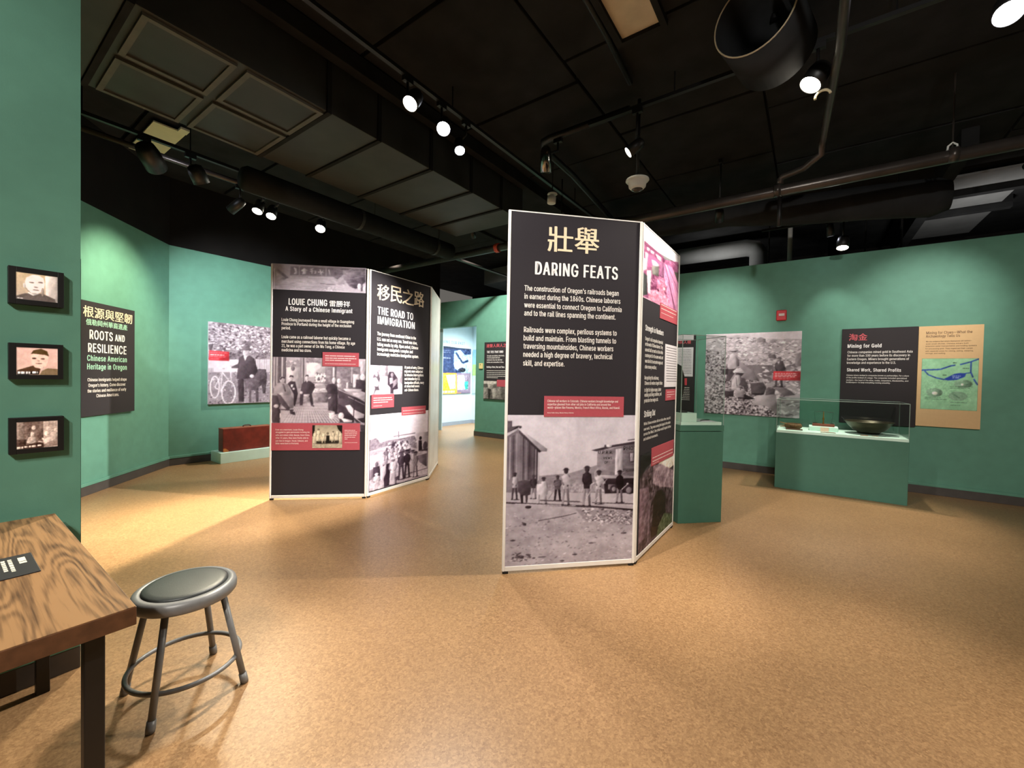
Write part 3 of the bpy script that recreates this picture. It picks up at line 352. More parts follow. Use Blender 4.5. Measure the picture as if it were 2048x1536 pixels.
def paint(res, tint, ops, seed):
    rng = np.random.default_rng(seed)
    Wd, Hd = res[0] * 2, res[1] * 2
    lo, hi = (np.array(tint[0], float), np.array(tint[1], float)) if tint else (np.zeros(3), np.full(3, 255.0))
    C = np.zeros((Hd, Wd, 3)); C[:] = (lo + hi) / 2
    YY, XX = np.mgrid[0:Hd, 0:Wd] + 0.5

    def col(g):
        return hexrgb(g) if isinstance(g, str) else lo + (hi - lo) * g / 255.0

    def px(pts):
        a = np.array(pts, float).reshape(-1, 2)
        return a * np.array([Wd, Hd]) / 1000.0

    def mask(P):
        x0, y0 = np.floor(P.min(0)).astype(int); x1, y1 = np.ceil(P.max(0)).astype(int)
        x0, y0 = max(x0, 0), max(y0, 0); x1, y1 = min(x1, Wd), min(y1, Hd)
        if x1 <= x0 or y1 <= y0:
            return None
        X = XX[y0:y1, x0:x1]; Y = YY[y0:y1, x0:x1]
        ins = np.zeros(X.shape, bool)
        for (ax, ay), (bx, by) in zip(P, np.roll(P, -1, 0)):
            if ay == by:
                continue
            ins ^= ((ay > Y) != (by > Y)) & (X < (bx - ax) * (Y - ay) / (by - ay) + ax)
        return (slice(y0, y1), slice(x0, x1)), ins

    def poly(g, P, shade=True):
        r = mask(P)
        if not r:
            return
        c = col(g)
        w = P[:, 0].max() - P[:, 0].min(); h = P[:, 1].max() - P[:, 1].min()
        if not shade or w > Wd * 0.32 or min(w, h) < 5:
            C[r[0]][r[1]] = c
            return
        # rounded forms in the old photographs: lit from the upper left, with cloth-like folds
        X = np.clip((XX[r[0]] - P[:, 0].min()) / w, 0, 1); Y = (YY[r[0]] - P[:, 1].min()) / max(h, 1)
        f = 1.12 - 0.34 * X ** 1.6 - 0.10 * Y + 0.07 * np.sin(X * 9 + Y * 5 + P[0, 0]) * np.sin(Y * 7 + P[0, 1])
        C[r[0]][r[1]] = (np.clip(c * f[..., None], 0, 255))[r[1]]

    def ell(g, cx, cy, rx, ry, n=22):
        t = np.linspace(0, 2 * np.pi, n, endpoint=False)
        poly(g, np.stack([cx + rx * np.cos(t), cy + ry * np.sin(t)], 1))

    def line(g, w, P):
        w = max(w, 1.0)
        for a, b in zip(P[:-1], P[1:]):
            d = b - a; L = np.hypot(*d)
            if L < 1e-6:
                continue
            n = np.array([-d[1], d[0]]) / L * w / 2
            poly(g, np.array([a + n, b + n, b - n, a - n]))

    for op in ops:
        k = op[0]
        if k == 'p':
            poly(op[1], px(op[2]))
        elif k == 'g':
            P = px(op[3]); r = mask(P)
            if r:
                y0, y1 = P[:, 1].min(), P[:, 1].max()
                t = np.clip((YY[r[0]] - y0) / max(y1 - y0, 1), 0, 1)[..., None]
                C[r[0]][r[1]] = (col(op[1]) * (1 - t) + col(op[2]) * t)[r[1]]
        elif k == 'e':
            cx, cy, rx, ry = op[2] * Wd / 1000, op[3] * Hd / 1000, op[4] * Wd / 1000, op[5] * Hd / 1000
            if len(op) > 6:
                t = np.linspace(0, 2 * np.pi, 29)
                line(op[1], 2.4, np.stack([cx + rx * np.cos(t), cy + ry * np.sin(t)], 1))
            else:
                ell(op[1], cx, cy, rx, ry)
        elif k == 'l':
            line(op[1], op[2] * Wd / 1000, px(op[3]))
        elif k == 'n':
            nz = sum(wt * (value_noise(Hd, Wd, max(op[3] * fq, 2), max(op[2] * fq, 2), rng) - 0.5) for wt, fq in ((.45, .22), (.35, .5), (.30, 1.0)))
            nz = nz[..., None] * 2.2 * op[1] * (hi - lo) / 255.0
            if len(op) > 4:
                r = mask(px(op[4]))
                if r:
                    C[r[0]][r[1]] += nz[r[0]][r[1]]
            else:
                C += nz
        elif k == 'w':
            x0, y0, x1, y1 = op[2] * Wd / 1000, op[3] * Hd / 1000, op[4] * Wd / 1000, op[5] * Hd / 1000
            x = x0
            while x < x1 - 2:
                L = rng.uniform(4, 16)
                e = min(x + L, x1)
                poly(op[1], np.array([(x, y0), (e, y0), (e, y1), (x, y1)]))
                x = e + 2.2
        elif k == 's':
            P = px(op[5]); x0, y0 = P.min(0); x1, y1 = P.max(0)
            rx, ry = op[3] * Wd / 1000, op[4] * Hd / 1000
            m = mask(P)
            for _ in range(op[2]):
                cx, cy = rng.uniform(x0, x1), rng.uniform(y0, y1)
                iy, ix = int(cy) - m[0][0].start, int(cx) - m[0][1].start
                if 0 <= iy < m[1].shape[0] and 0 <= ix < m[1].shape[1] and m[1][iy, ix]:
                    q = rng.uniform(.4, 1.5); a = rng.uniform(-.6, .6)
                    t = np.linspace(0, 2 * np.pi, 8, endpoint=False)
                    ex, ey = rx * q * np.cos(t), ry * q * rng.uniform(.6, 1.2) * np.sin(t)
                    g = op[1]
                    if not isinstance(g, str):
                        g = g + rng.uniform(-22, 22)
                    poly(g, np.stack([cx + ex * np.cos(a) - ey * np.sin(a), cy + ex * np.sin(a) + ey * np.cos(a)], 1), False)
        elif k == 'm':
            gc, gl, gh, cx, ty, by, w, hat = op[1:]
            cx *= Wd / 1000; ty *= Hd / 1000; by *= Hd / 1000; w *= Wd / 1000
            h = by - ty
            hr = h * 0.062
            dk = lambda g, f: g * f if not isinstance(g, str) else g
            ell(dk(gl, .45), cx + w * .3, by, w * .55, h * .014)
            for s, lean in ((-1, -.10), (1, .12)):
                poly(dk(gl, 1.0 if s < 0 else .78), np.array([(cx + s * w * .01, ty + h * .5), (cx + s * w * .36, ty + h * .5), (cx + w * lean * 2 + s * w * .25, by - h * .03), (cx + w * lean * 2 + s * w * .01, by - h * .03)]))
                ell(40 if not isinstance(gl, str) else gl, cx + w * lean * 2 + s * w * .14, by - h * .015, w * .17, h * .018)
            poly(gc, np.array([(cx - w * .14, ty + h * .145), (cx + w * .14, ty + h * .145), (cx + w * .40, ty + h * .2), (cx + w * .38, ty + h * .42), (cx + w * .33, ty + h * .56), (cx - w * .33, ty + h * .56), (cx - w * .38, ty + h * .42), (cx - w * .40, ty + h * .2)]))
            line(dk(gc, .7), w * .17, np.array([(cx - w * .38, ty + h * .2), (cx - w * .48, ty + h * .36), (cx - w * .22, ty + h * .46)]))
            line(dk(gc, .6), w * .17, np.array([(cx + w * .38, ty + h * .2), (cx + w * .47, ty + h * .36), (cx + w * .25, ty + h * .48)]))
            ell(gh, cx + w * .2, ty + h * .48, w * .09, h * .02)
            ell(gh, cx, ty + h * .085, hr * .95, h * .072)
            if hat >= 0:
                ell(hat, cx, ty + h * .03, hr * 1.05, h * .035)
                ell(hat, cx, ty + h * .05, hr * 1.6, h * .012)
    # soften like an enlarged old photograph
    for _ in range(2):
        Pd = np.pad(C, ((1, 1), (1, 1), (0, 0)), mode='edge')
        C = 0.4 * C + 0.15 * (Pd[:-2, 1:-1] + Pd[2:, 1:-1] + Pd[1:-1, :-2] + Pd[1:-1, 2:])
    C += (sum(wt * (value_noise(Hd, Wd, fq * Hd / Wd, fq, rng) - 0.5) for wt, fq in ((16, 9), (12, 30), (9, 90))))[..., None]
    mid = C.mean()
    C = np.clip((C - mid) * 1.32 + mid + 8, 0, 255)
    D = C.reshape(res[1], 2, res[0], 2, 3).mean((1, 3))
    Pd = np.pad(D, ((1, 1), (1, 1), (0, 0)), mode='edge')
    D = 0.6 * D + 0.1 * (Pd[:-2, 1:-1] + Pd[2:, 1:-1] + Pd[1:-1, :-2] + Pd[1:-1, 2:])
    D += rng.normal(0, 2.5, D.shape)
    return s2l(np.clip(D, 0, 255) / 255.0)

def print_material(name, rough=0.5, screen=0.0):
    if name in MATS:
        return MATS[name]
    m = bpy.data.materials.new(name); m.use_nodes = True
    nt = m.node_tree; b = nt.nodes['Principled BSDF']
    a = nt.nodes.new('ShaderNodeAttribute'); a.attribute_name = 'ink'
    mx = nt.nodes.new('ShaderNodeMix'); mx.data_type = 'RGBA'; mx.blend_type = 'MULTIPLY'
    mx.inputs[0].default_value = 1.0
    mx.inputs[7].default_value = (0.92, 0.92, 0.92, 1)
    nt.links.new(a.outputs['Color'], mx.inputs[6])
    nt.links.new(mx.outputs[2], b.inputs['Base Color'])
    b.inputs['Roughness'].default_value = rough
    b.inputs['Specular IOR Level'].default_value = 0.3
    if screen:
        nt.links.new(a.outputs['Color'], b.inputs['Emission Color'])
        b.inputs['Emission Strength'].default_value = screen
    MATS[name] = m
    return m

def picture(name, key, parent, off=(0, 0), y=-0.002, screen=0.0, rough=0.5):
    (u0, z0, u1, z1), res, tint, ops = PRINTS[key]
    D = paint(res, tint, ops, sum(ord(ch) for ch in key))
    w, h = res
    us = np.linspace(u0 - off[0], u1 - off[0], w); zs = np.linspace(z1 - off[1], z0 - off[1], h)
    V = np.zeros((h, w, 3)); V[..., 0] = us[None, :]; V[..., 1] = y; V[..., 2] = zs[:, None]
    idx = np.arange(h * w).reshape(h, w)
    Q = np.stack([idx[1:, :-1], idx[1:, 1:], idx[:-1, 1:], idx[:-1, :-1]], -1).reshape(-1, 4)
    me = bpy.data.meshes.new(name)
    me.vertices.add(h * w); me.vertices.foreach_set('co', V.reshape(-1))
    me.loops.add(Q.size); me.loops.foreach_set('vertex_index', Q.reshape(-1).astype(np.int32))
    me.polygons.add(len(Q)); me.polygons.foreach_set('loop_start', np.arange(0, Q.size, 4, dtype=np.int32))
    me.update(calc_edges=True)
    at = me.color_attributes.new('ink', 'FLOAT_COLOR', 'POINT')
    at.data.foreach_set('color', np.concatenate([D, np.ones((h, w, 1))], -1).reshape(-1).astype(np.float32))
    me.materials.append(print_material('screen_image', 0.3, screen) if screen else print_material('printed_picture', rough))
    o = bpy.data.objects.new(name, me); COL.objects.link(o); o.parent = parent
    return o

# ------------------------------------------------------------------ lettering: set in one pass, every line or paragraph its own part
INK = {'t': '#f3dcb8', 'w': '#f4f0ee', 'b': '#efe9e2', 'c': '#f2dcd8', 'k': '#2a2226', 'm': '#aadcc0', 'r': '#d35a62', 'n': '#7d5c40', 's': '#7896ae'}
JOBS = []

def letter(parent, rows, name, y=-0.004, off=(0, 0)):
    last = None
    for r in rows:
        u0, z, h, k = r[1], r[2], r[4], r[5]
        if last is None or k in 'twmrsk' or abs(last[1] - z) > 2.05 * h or last[2] != k:
            JOBS.append([])
        JOBS[-1].append((parent, name, y, off) + tuple(r))
        last = (u0, z, k)

def type_face():
    import os
    try:
        p = os.path.join(bpy.utils.system_resource('DATAFILES'), 'fonts', 'Inter.woff2')
        return bpy.data.fonts.load(p)
    except Exception:
        return None

def set_lettering():
    cache = {}
    face = type_face()
    def add(s, big):
        if (s, big) in cache:
            return
        cu = bpy.data.curves.new('type', 'FONT')
        if face and not any(ord(ch) > 0x2E80 for ch in s):
            cu.font = face
        cu.body = s if any(ord(ch) > 0x2E80 for ch in s) else s.replace('I', '\u0399')
        cu.space_character = 1.0 if any(ord(ch) > 0x2E80 for ch in s) else 1.16 if big else 1.05
        cu.size = 1.0
        cu.fill_mode = 'FRONT'
        cu.resolution_u = 4 if big else 1
        o = bpy.data.objects.new('type', cu)
        COL.objects.link(o)
        cache[(s, big)] = o
    add('H', True)
    for grp in JOBS:
        for j in grp:
            add(j[4], j[9] in 'twmrs')
    bpy.context.view_layer.update()
    dg = bpy.context.evaluated_depsgraph_get()
    geo = {}
    for kk, o in cache.items():
        me = bpy.data.meshes.new_from_object(o.evaluated_get(dg))
        n = len(me.vertices)
        V = np.zeros(n * 3); me.vertices.foreach_get('co', V); V = V.reshape(-1, 3)[:, :2]
        geo[kk] = (V, [tuple(p.vertices) for p in me.polygons])
        bpy.data.meshes.remove(me)
    for o in cache.values():
        cu = o.data
        bpy.data.objects.remove(o); bpy.data.curves.remove(cu)
    capH = geo[('H', True)][0][:, 1].max()
    for grp in JOBS:
        parent, name, k = grp[0][0], grp[0][1], grp[0][9]
        Ps, F, n0 = [], [], 0
        for _, _, y, off, s, u0, z0, w, h, k in grp:
            V, Fs = geo[(s, k in 'twmrs')]
            if not len(V):
                continue
            cjk = any(ord(ch) > 0x2E80 for ch in s)
            bold = (0.020 if cjk else 0.046 if k in 'wm' and h > 14 else 0.028) * h / 1000.0
            x0, x1 = V[:, 0].min(), V[:, 0].max()
            sx = (w / 1000.0 - 2 * bold) / (x1 - x0)
            y0 = V[:, 1].min() if cjk else 0.0
            sy = h / 1000.0 / (V[:, 1].max() - y0 if cjk else capH)
            # heavier weight: the outline set three times, a hair apart
            for q, (dx, dz) in enumerate(((-bold, 0), (bold, 0), (0, bold * .4)) if cjk or h > 14 else ((-bold, 0), (bold, 0))):
                P = np.zeros((len(V), 3))
                P[:, 0] = u0 / 1000.0 - off[0] + bold + (V[:, 0] - x0) * sx + dx
                P[:, 1] = y - q * 0.00012
                P[:, 2] = z0 / 1000.0 - off[1] + (V[:, 1] - y0) * sy + dz
                Ps.append(P)
                F += [tuple(n0 + i for i in f) for f in Fs]
                n0 += len(V)
        if not Ps:
            continue
        me = bpy.data.meshes.new(name)
        me.from_pydata(np.concatenate(Ps).tolist(), [], F)
        me.materials.append(mat('ink_' + k, INK[k], 0.6, noise=(40, 0.03)))
        o = bpy.data.objects.new(name, me)
        COL.objects.link(o)
        o.parent = parent

def greek(parent, rows, m, name, y=-0.0042, off=(0, 0), seed=1):
    rg = random.Random(seed)
    b = MB()
    for u0, z0, w, h in rows:
        x, e, z, hh = u0 / 1000 - off[0], (u0 + w) / 1000 - off[0], z0 / 1000 - off[1], h / 1000
        while x < e - 0.002:
            L = min(rg.uniform(0.012, 0.045) * max(1, hh / 0.008), e - x)
            b.v += [(x, y, z), (x + L, y, z), (x + L, y, z + hh * .58), (x, y, z + hh * .58)]
            n = len(b.v); b.f.append((n - 4, n - 3, n - 2, n - 1))
            x += L + 0.3 * max(hh, 0.005)
    o = b.build(name, m, parent)
    o['kind'] = 'stuff'
    return o

# ------------------------------------------------------------------ materials
GREEN = mat('green_paint', GREEN_HEX, 0.62, noise=(9, 0.05), bump=(260, 0.12), spec=0.35)
BLACK = mat('black_ceiling', '#272829', 0.9, noise=(4, 0.25), spec=0.1)
BLACK2 = mat('black_upper_wall', '#1a1817', 0.85, noise=(3, 0.2), spec=0.15)
DUCT = mat('black_duct', '#363736', 0.55, noise=(3, 0.2), spec=0.4)
FRAME = mat('duct_frame', '#5a5750', 0.6, noise=(8, 0.2))
PIPE = mat('grey_pipe', '#4a4440', 0.32, metal=0.55, noise=(6, 0.2))
BASE = mat('baseboard_rubber', '#4a4440', 0.5, noise=(14, 0.1))
WHITEM = mat('white_frame', '#eeeae4', 0.4, noise=(20, 0.02))
FABRIC = mat('dark_fabric', '#2f2b2f', 0.85, noise=(240, 0.12), bump=(600, 0.2), spec=0.2)
CHAR = mat('dark_board', '#302b2d', 0.7, noise=(120, 0.06), spec=0.3)
RED = mat('caption_red', '#b4505a', 0.7, noise=(60, 0.04), spec=0.3)
RED2 = mat('caption_coral', '#cc4a52', 0.7, noise=(60, 0.04), spec=0.3)
TAN = mat('tan_board', '#e2bd8c', 0.7, noise=(30, 0.02), spec=0.3)
GREEK = mat('fine_print', '#e8c8c6', 0.7, noise=(30, 0.02))
GREEKW = mat('fine_print_white', '#e6e0d8', 0.7, noise=(30, 0.02))
GREEKD = mat('fine_print_dark', '#6a6468', 0.7, noise=(30, 0.02))
PAPER = mat('paper', '#e2dce0', 0.7, noise=(25, 0.03))
RUBBER = mat('black_rubber', '#141212', 0.6, noise=(30, 0.1))
CASEG = mat('case_green', '#44705f', 0.6, noise=(12, 0.05), bump=(260, 0.1), spec=0.35)
DECK = mat('case_deck', '#cdeadc', 0.5, noise=(12, 0.03))
STEEL = mat('stool_steel', '#747474', 0.4, metal=0.1, noise=(50, 0.06))
VINYL = mat('stool_vinyl', '#2d302f', 0.45, noise=(60, 0.08), bump=(300, 0.15))
BLKMET = mat('black_metal', '#100e0e', 0.5, noise=(30, 0.1))
CHROME = mat('chrome', '#9a9896', 0.18, metal=1.0, noise=(20, 0.05))
CANB = mat('lamp_can', '#121111', 0.45, noise=(20, 0.1))
PLAST = mat('white_plastic', '#e8e6e0', 0.35, noise=(30, 0.02))
WHITEWALL = mat('white_room_paint', '#cfe4ea', 0.7, noise=(6, 0.02))
GREYB = mat('grey_board', '#77797a', 0.8, noise=(5, 0.1))

def emat(name, color, strength):
    return mat(name, '#fff6e8', 0.3, noise=None, emit=(color, strength))

# cork floor: pressed granules, fine specks, soft wear
FLOORM = bpy.data.materials.new('cork_floor'); FLOORM.use_nodes = True
nt = FLOORM.node_tree; bs = nt.nodes['Principled BSDF']
tc = nt.nodes.new('ShaderNodeTexCoord')
vo = nt.nodes.new('ShaderNodeTexVoronoi'); vo.inputs['Scale'].default_value = 105
vo2 = nt.nodes.new('ShaderNodeTexVoronoi'); vo2.inputs['Scale'].default_value = 210
no = nt.nodes.new('ShaderNodeTexNoise'); no.inputs['Scale'].default_value = 38; no.inputs['Detail'].default_value = 6
nb = nt.nodes.new('ShaderNodeTexNoise'); nb.inputs['Scale'].default_value = 0.9; nb.inputs['Detail'].default_value = 4
for n in (vo, vo2, no, nb):
    nt.links.new(tc.outputs['Object'], n.inputs['Vector'])
bw = nt.nodes.new('ShaderNodeRGBToBW'); nt.links.new(vo.outputs['Color'], bw.inputs[0])
bw2 = nt.nodes.new('ShaderNodeRGBToBW'); nt.links.new(vo2.outputs['Color'], bw2.inputs[0])
m1 = nt.nodes.new('ShaderNodeMath'); m1.operation = 'MULTIPLY_ADD'; m1.inputs[1].default_value = 0.42
nt.links.new(bw.outputs[0], m1.inputs[0])
m2 = nt.nodes.new('ShaderNodeMath'); m2.operation = 'MULTIPLY'; m2.inputs[1].default_value = 0.28
nt.links.new(bw2.outputs[0], m2.inputs[0]); nt.links.new(m2.outputs[0], m1.inputs[2])
m3 = nt.nodes.new('ShaderNodeMath'); m3.operation = 'MULTIPLY_ADD'; m3.inputs[1].default_value = 0.35
nt.links.new(no.outputs['Fac'], m3.inputs[0]); nt.links.new(m1.outputs[0], m3.inputs[2])
rp = nt.nodes.new('ShaderNodeValToRGB')
E_ = rp.color_ramp.elements
E_[0].position = 0.18; E_[0].color = lin(CORK[0])
E_[1].position = 0.82; E_[1].color = lin(CORK[2])
e = E_.new(0.5); e.color = lin(CORK[1])
nt.links.new(m3.outputs[0], rp.inputs[0])
mx = nt.nodes.new('ShaderNodeMix'); mx.data_type = 'RGBA'; mx.blend_type = 'MULTIPLY'; mx.inputs[0].default_value = 1
r2 = nt.nodes.new('ShaderNodeValToRGB')
r2.color_ramp.elements[0].color = (0.86, 0.85, 0.84, 1); r2.color_ramp.elements[1].color = (1, 1, 1, 1)
r2.color_ramp.elements[0].position = 0.35; r2.color_ramp.elements[1].position = 0.62
nt.links.new(nb.outputs['Fac'], r2.inputs[0])
nt.links.new(rp.outputs['Color'], mx.inputs[6]); nt.links.new(r2.outputs['Color'], mx.inputs[7])
nt.links.new(mx.outputs[2], bs.inputs['Base Color'])
bs.inputs['Roughness'].default_value = 0.36
bs.inputs['Specular IOR Level'].default_value = 0.45
bp = nt.nodes.new('ShaderNodeBump'); bp.inputs['Strength'].default_value = 0.08; bp.inputs['Distance'].default_value = 0.002
nt.links.new(m3.outputs[0], bp.inputs['Height']); nt.links.new(bp.outputs['Normal'], bs.inputs['Normal'])

# oak laminate: long grain across the table's depth with cathedral figures
WOOD = bpy.data.materials.new('oak_laminate'); WOOD.use_nodes = True
nt = WOOD.node_tree; bs = nt.nodes['Principled BSDF']
tc = nt.nodes.new('ShaderNodeTexCoord')
mp = nt.nodes.new('ShaderNodeMapping'); mp.inputs['Scale'].default_value = (0.75, 6.0, 1.0); mp.inputs['Rotation'].default_value = (0, 0, 0.12)
nt.links.new(tc.outputs['Object'], mp.inputs['Vector'])
nz = nt.nodes.new('ShaderNodeTexNoise'); nz.inputs['Scale'].default_value = 1.7; nz.inputs['Detail'].default_value = 2.0; nz.inputs['Roughness'].default_value = 0.4
nt.links.new(mp.outputs[0], nz.inputs['Vector'])
wm = nt.nodes.new('ShaderNodeMath'); wm.operation = 'MULTIPLY'; wm.inputs[1].default_value = 70.0
nt.links.new(nz.outputs['Fac'], wm.inputs[0])
ws = nt.nodes.new('ShaderNodeMath'); ws.operation = 'SINE'; nt.links.new(wm.outputs[0], ws.inputs[0])
mp2 = nt.nodes.new('ShaderNodeMapping'); mp2.inputs['Scale'].default_value = (7, 190, 1); mp2.inputs['Rotation'].default_value = (0, 0, 0.06)
nt.links.new(tc.outputs['Object'], mp2.inputs['Vector'])
nz2 = nt.nodes.new('ShaderNodeTexNoise'); nz2.inputs['Scale'].default_value = 1.0; nz2.inputs['Detail'].default_value = 5
nt.links.new(mp2.outputs[0], nz2.inputs['Vector'])
mp3 = nt.nodes.new('ShaderNodeMapping'); mp3.inputs['Scale'].default_value = (1.2, 16, 1)
nt.links.new(tc.outputs['Object'], mp3.inputs['Vector'])
nz3 = nt.nodes.new('ShaderNodeTexNoise'); nz3.inputs['Scale'].default_value = 1.0; nz3.inputs['Detail'].default_value = 3
nt.links.new(mp3.outputs[0], nz3.inputs['Vector'])
a1 = nt.nodes.new('ShaderNodeMath'); a1.operation = 'MULTIPLY_ADD'; a1.inputs[1].default_value = 0.16
nt.links.new(ws.outputs[0], a1.inputs[0]); nt.links.new(nz2.outputs['Fac'], a1.inputs[2])
a2 = nt.nodes.new('ShaderNodeMath'); a2.operation = 'MULTIPLY_ADD'; a2.inputs[1].default_value = 0.7
nt.links.new(nz3.outputs['Fac'], a2.inputs[0]); nt.links.new(a1.outputs[0], a2.inputs[2])
rp = nt.nodes.new('ShaderNodeValToRGB')
rp.color_ramp.elements[0].position = 0.5; rp.color_ramp.elements[0].color = lin('#4a301b')
rp.color_ramp.elements[1].position = 1.18 if False else 1.0; rp.color_ramp.elements[1].color = lin('#8f6a45')
nt.links.new(a2.outputs[0], rp.inputs[0]); nt.links.new(rp.outputs['Color'], bs.inputs['Base Color'])
bs.inputs['Roughness'].default_value = 0.42
OAKEDGE = mat('oak_edge', '#5d3c26', 0.5, noise=(40, 0.25))

# clear acrylic: see-through with a glancing sheen
GLASS = bpy.data.materials.new('clear_acrylic'); GLASS.use_nodes = True
nt = GLASS.node_tree
for n in list(nt.nodes):
    nt.nodes.remove(n)
out = nt.nodes.new('ShaderNodeOutputMaterial')
tr = nt.nodes.new('ShaderNodeBsdfTransparent'); tr.inputs[0].default_value = (0.955, 0.975, 0.965, 1)
gl = nt.nodes.new('ShaderNodeBsdfGlossy'); gl.inputs['Roughness'].default_value = 0.04
lw = nt.nodes.new('ShaderNodeLayerWeight'); lw.inputs['Blend'].default_value = 0.5
pw = nt.nodes.new('ShaderNodeMath'); pw.operation = 'POWER'; pw.inputs[1].default_value = 4.0
nt.links.new(lw.outputs['Facing'], pw.inputs[0])
fr = nt.nodes.new('ShaderNodeMath'); fr.operation = 'MULTIPLY_ADD'; fr.inputs[1].default_value = 0.35; fr.inputs[2].default_value = 0.025
nt.links.new(pw.outputs[0], fr.inputs[0])
ms = nt.nodes.new('ShaderNodeMixShader')
nt.links.new(fr.outputs[0], ms.inputs[0]); nt.links.new(tr.outputs[0], ms.inputs[1]); nt.links.new(gl.outputs[0], ms.inputs[2]); nt.links.new(ms.outputs[0], out.inputs[0])
EDGEG = mat('acrylic_edge', '#8fa39a', 0.2, noise=(20, 0.05))

# ------------------------------------------------------------------ room shell
CEIL = 4.05
WT = 3.11
struct(box('floor', FLOORM, -9.5, 6.0, -4.5, 11.5, -0.1, 0.0))
ceil = struct(box('ceiling', BLACK, -9.5, 6.0, -4.5, 11.5, CEIL, CEIL + 0.1))
rg = random.Random(5)
for (x0, x1, off) in ((-7.2, -5.0, .4), (-3.10, -1.76, 1.19), (-1.74, -0.42, .92), (-0.40, 1.6, 1.27), (1.62, 3.6, .5)):
    y = -1.6 + off
    while y < 6.9:
        y1 = min(y + 1.27, 7.1)
        dz = rg.uniform(0.0, 0.012)
        box('ceiling_panel', BLACK, x0, x1, y, y1 - 0.035, CEIL - 0.045 - dz, CEIL - 0.001, ceil, bevel=0.006)
        y += 1.27

def wall_run(name, p, q, z0, z1, m, th=0.12, side=1):
    p, q = Vector(p), Vector(q)
    d = (q - p).normalized(); n = Vector((-d.y, d.x)) * th * side
    return struct(MB().prism([tuple(p), tuple(q), tuple(q + n), tuple(p + n)], z0, z1).build(name, m))

def base_run(name, p, q, side=1):
    # rubber base with a slim painted cap above it; proud of the wall towards the room
    p, q = Vector(p), Vector(q)
    d = (q - p).normalized(); n = Vector((-d.y, d.x)) * side
    o = struct(MB().prism([tuple(p), tuple(q), tuple(q - n * 0.014), tuple(p - n * 0.014)], 0, 0.10).build(name, BASE, bevel=0.003))
    MB().prism([tuple(p), tuple(q), tuple(q - n * 0.020), tuple(p - n * 0.020)], 0.101, 0.137).build('cap_strip', GREEN, o, bevel=0.004)
    return o

WEND = 0.410
XN = -2.694                                  # face of the near left wall
struct(box('wall_left', GREEN, XN - 0.14, XN, -4.5, WEND, 0, CEIL))
base_run('baseboard_left', (XN, -4.5), (XN, WEND - 0.002), 1)
D0, D1 = (-4.6, -0.566), (-7.36, 1.994)
wall_run('wall_southwest', D0, D1, 0, WT, GREEN, side=-1 if False else 1)
wall_run('wall_southwest_upper', D0, D1, WT, CEIL, BLACK2)
base_run('baseboard_southwest', D0, D1, 1)
wall_run('wall_west', D1, (-7.36, 7.25), 0, WT, GREEN)
wall_run('wall_west_upper', D1, (-7.36, 7.25), WT, CEIL, BLACK2)
base_run('baseboard_west', D1, (-7.36, 7.25), 1)
# long wall opposite the viewer with the opening to the bright gallery
XD = -6.18
struct(box('wall_north', GREEN, XD, 6.0, 7.25, 7.40, 0, WT))
struct(box('wall_north_header', GREEN, -7.50, XD, 7.25, 7.40, 2.495, WT))
base_run('baseboard_north', (XD, 7.25), (6.0, 7.25), 1)
struct(box('wall_east', GREEN, 5.9, 6.0, -4.5, 11.5, 0, CEIL))
struct(box('wall_south', GREEN, -9.5, 6.0, -4.5, -4.4, 0, CEIL))
struct(box('wall_rear_upper', BLACK2, -9.5, 6.0, 10.9, 11.0, 0, CEIL))
# bright gallery beyond the opening
struct(box('wall_gallery_west', WHITEWALL, -8.02, -7.90, 7.40, 9.15, 0, 3.0))
struct(box('wall_gallery_north', WHITEWALL, -8.02, -3.9, 9.12, 9.24, 0, 3.0))
struct(box('wall_gallery_east', WHITEWALL, -4.0, -3.9, 7.40, 9.12, 0, 3.0))
struct(box('wall_gallery_south', WHITEWALL, -8.02, -7.36, 7.38, 7.40, 0, 3.0))
struct(box('ceiling_gallery', WHITEWALL, -8.02, -3.9, 7.40, 9.24, 3.0, 3.06))
GB = mat('gallery_base', '#9aa6b4', 0.5, noise=(14, 0.05))
struct(box('baseboard_gallery_west', GB, -7.90, -7.886, 7.41, 9.12, 0, 0.1))
struct(box('baseboard_gallery_north', GB, -7.886, -4.0, 9.106, 9.12, 0, 0.1))
struct(box('trim_1', BASE, XD - 0.014, XD - 0.0005, 7.236, 7.41, 0, 0.10))

# ------------------------------------------------------------------ freestanding printed panels
def exhibit_panel(O, d, L, label, face, s0=0.0, group='printed panels of the freestanding displays'):
    O = (O[0] + d[0] * s0, O[1] + d[1] * s0); L -= s0
    t = thing('exhibit_panel', label, 'display panel', (O[0], O[1], 0), math.atan2(d[1], d[0]), group)
    box('fabric', face, 0.018, L - 0.018, 0.0, 0.012, 0.052, 2.492, t)
    for u in (0.0, L - 0.020):
        MB().quad_box(u + 0.0005, u + 0.0195, -0.005, 0.014, 0.018, 2.5).build('post', WHITEM, t, bevel=0.003)
    box('bottom_rail', WHITEM, 0.0205, L - 0.0205, -0.004, 0.014, 0.018, 0.051, t, bevel=0.003)
    box('top_rail', WHITEM, 0.0205, L - 0.0205, -0.001, 0.013, 2.4925, 2.5, t)
    for u in (0.004, L - 0.044):
        box('foot', RUBBER, u, u + 0.04, -0.004, 0.014, 0.0, 0.0175, t, bevel=0.003)
    return t

def caption(t, key, rows, m=None, off=(0, 0), inkm=None, y0=-0.004, name='caption_block'):
    u0, z0, u1, z1 = RECTS[key]
    o = box(name, m or RED, u0 - off[0], u1 - off[0], y0, -0.0005, z0 - off[1], z1 - off[1], t)
    if rows:
        greek(o, rows, inkm or GREEK, 'fine_print', y=y0 - 0.0006, off=off, seed=len(key))
    return o

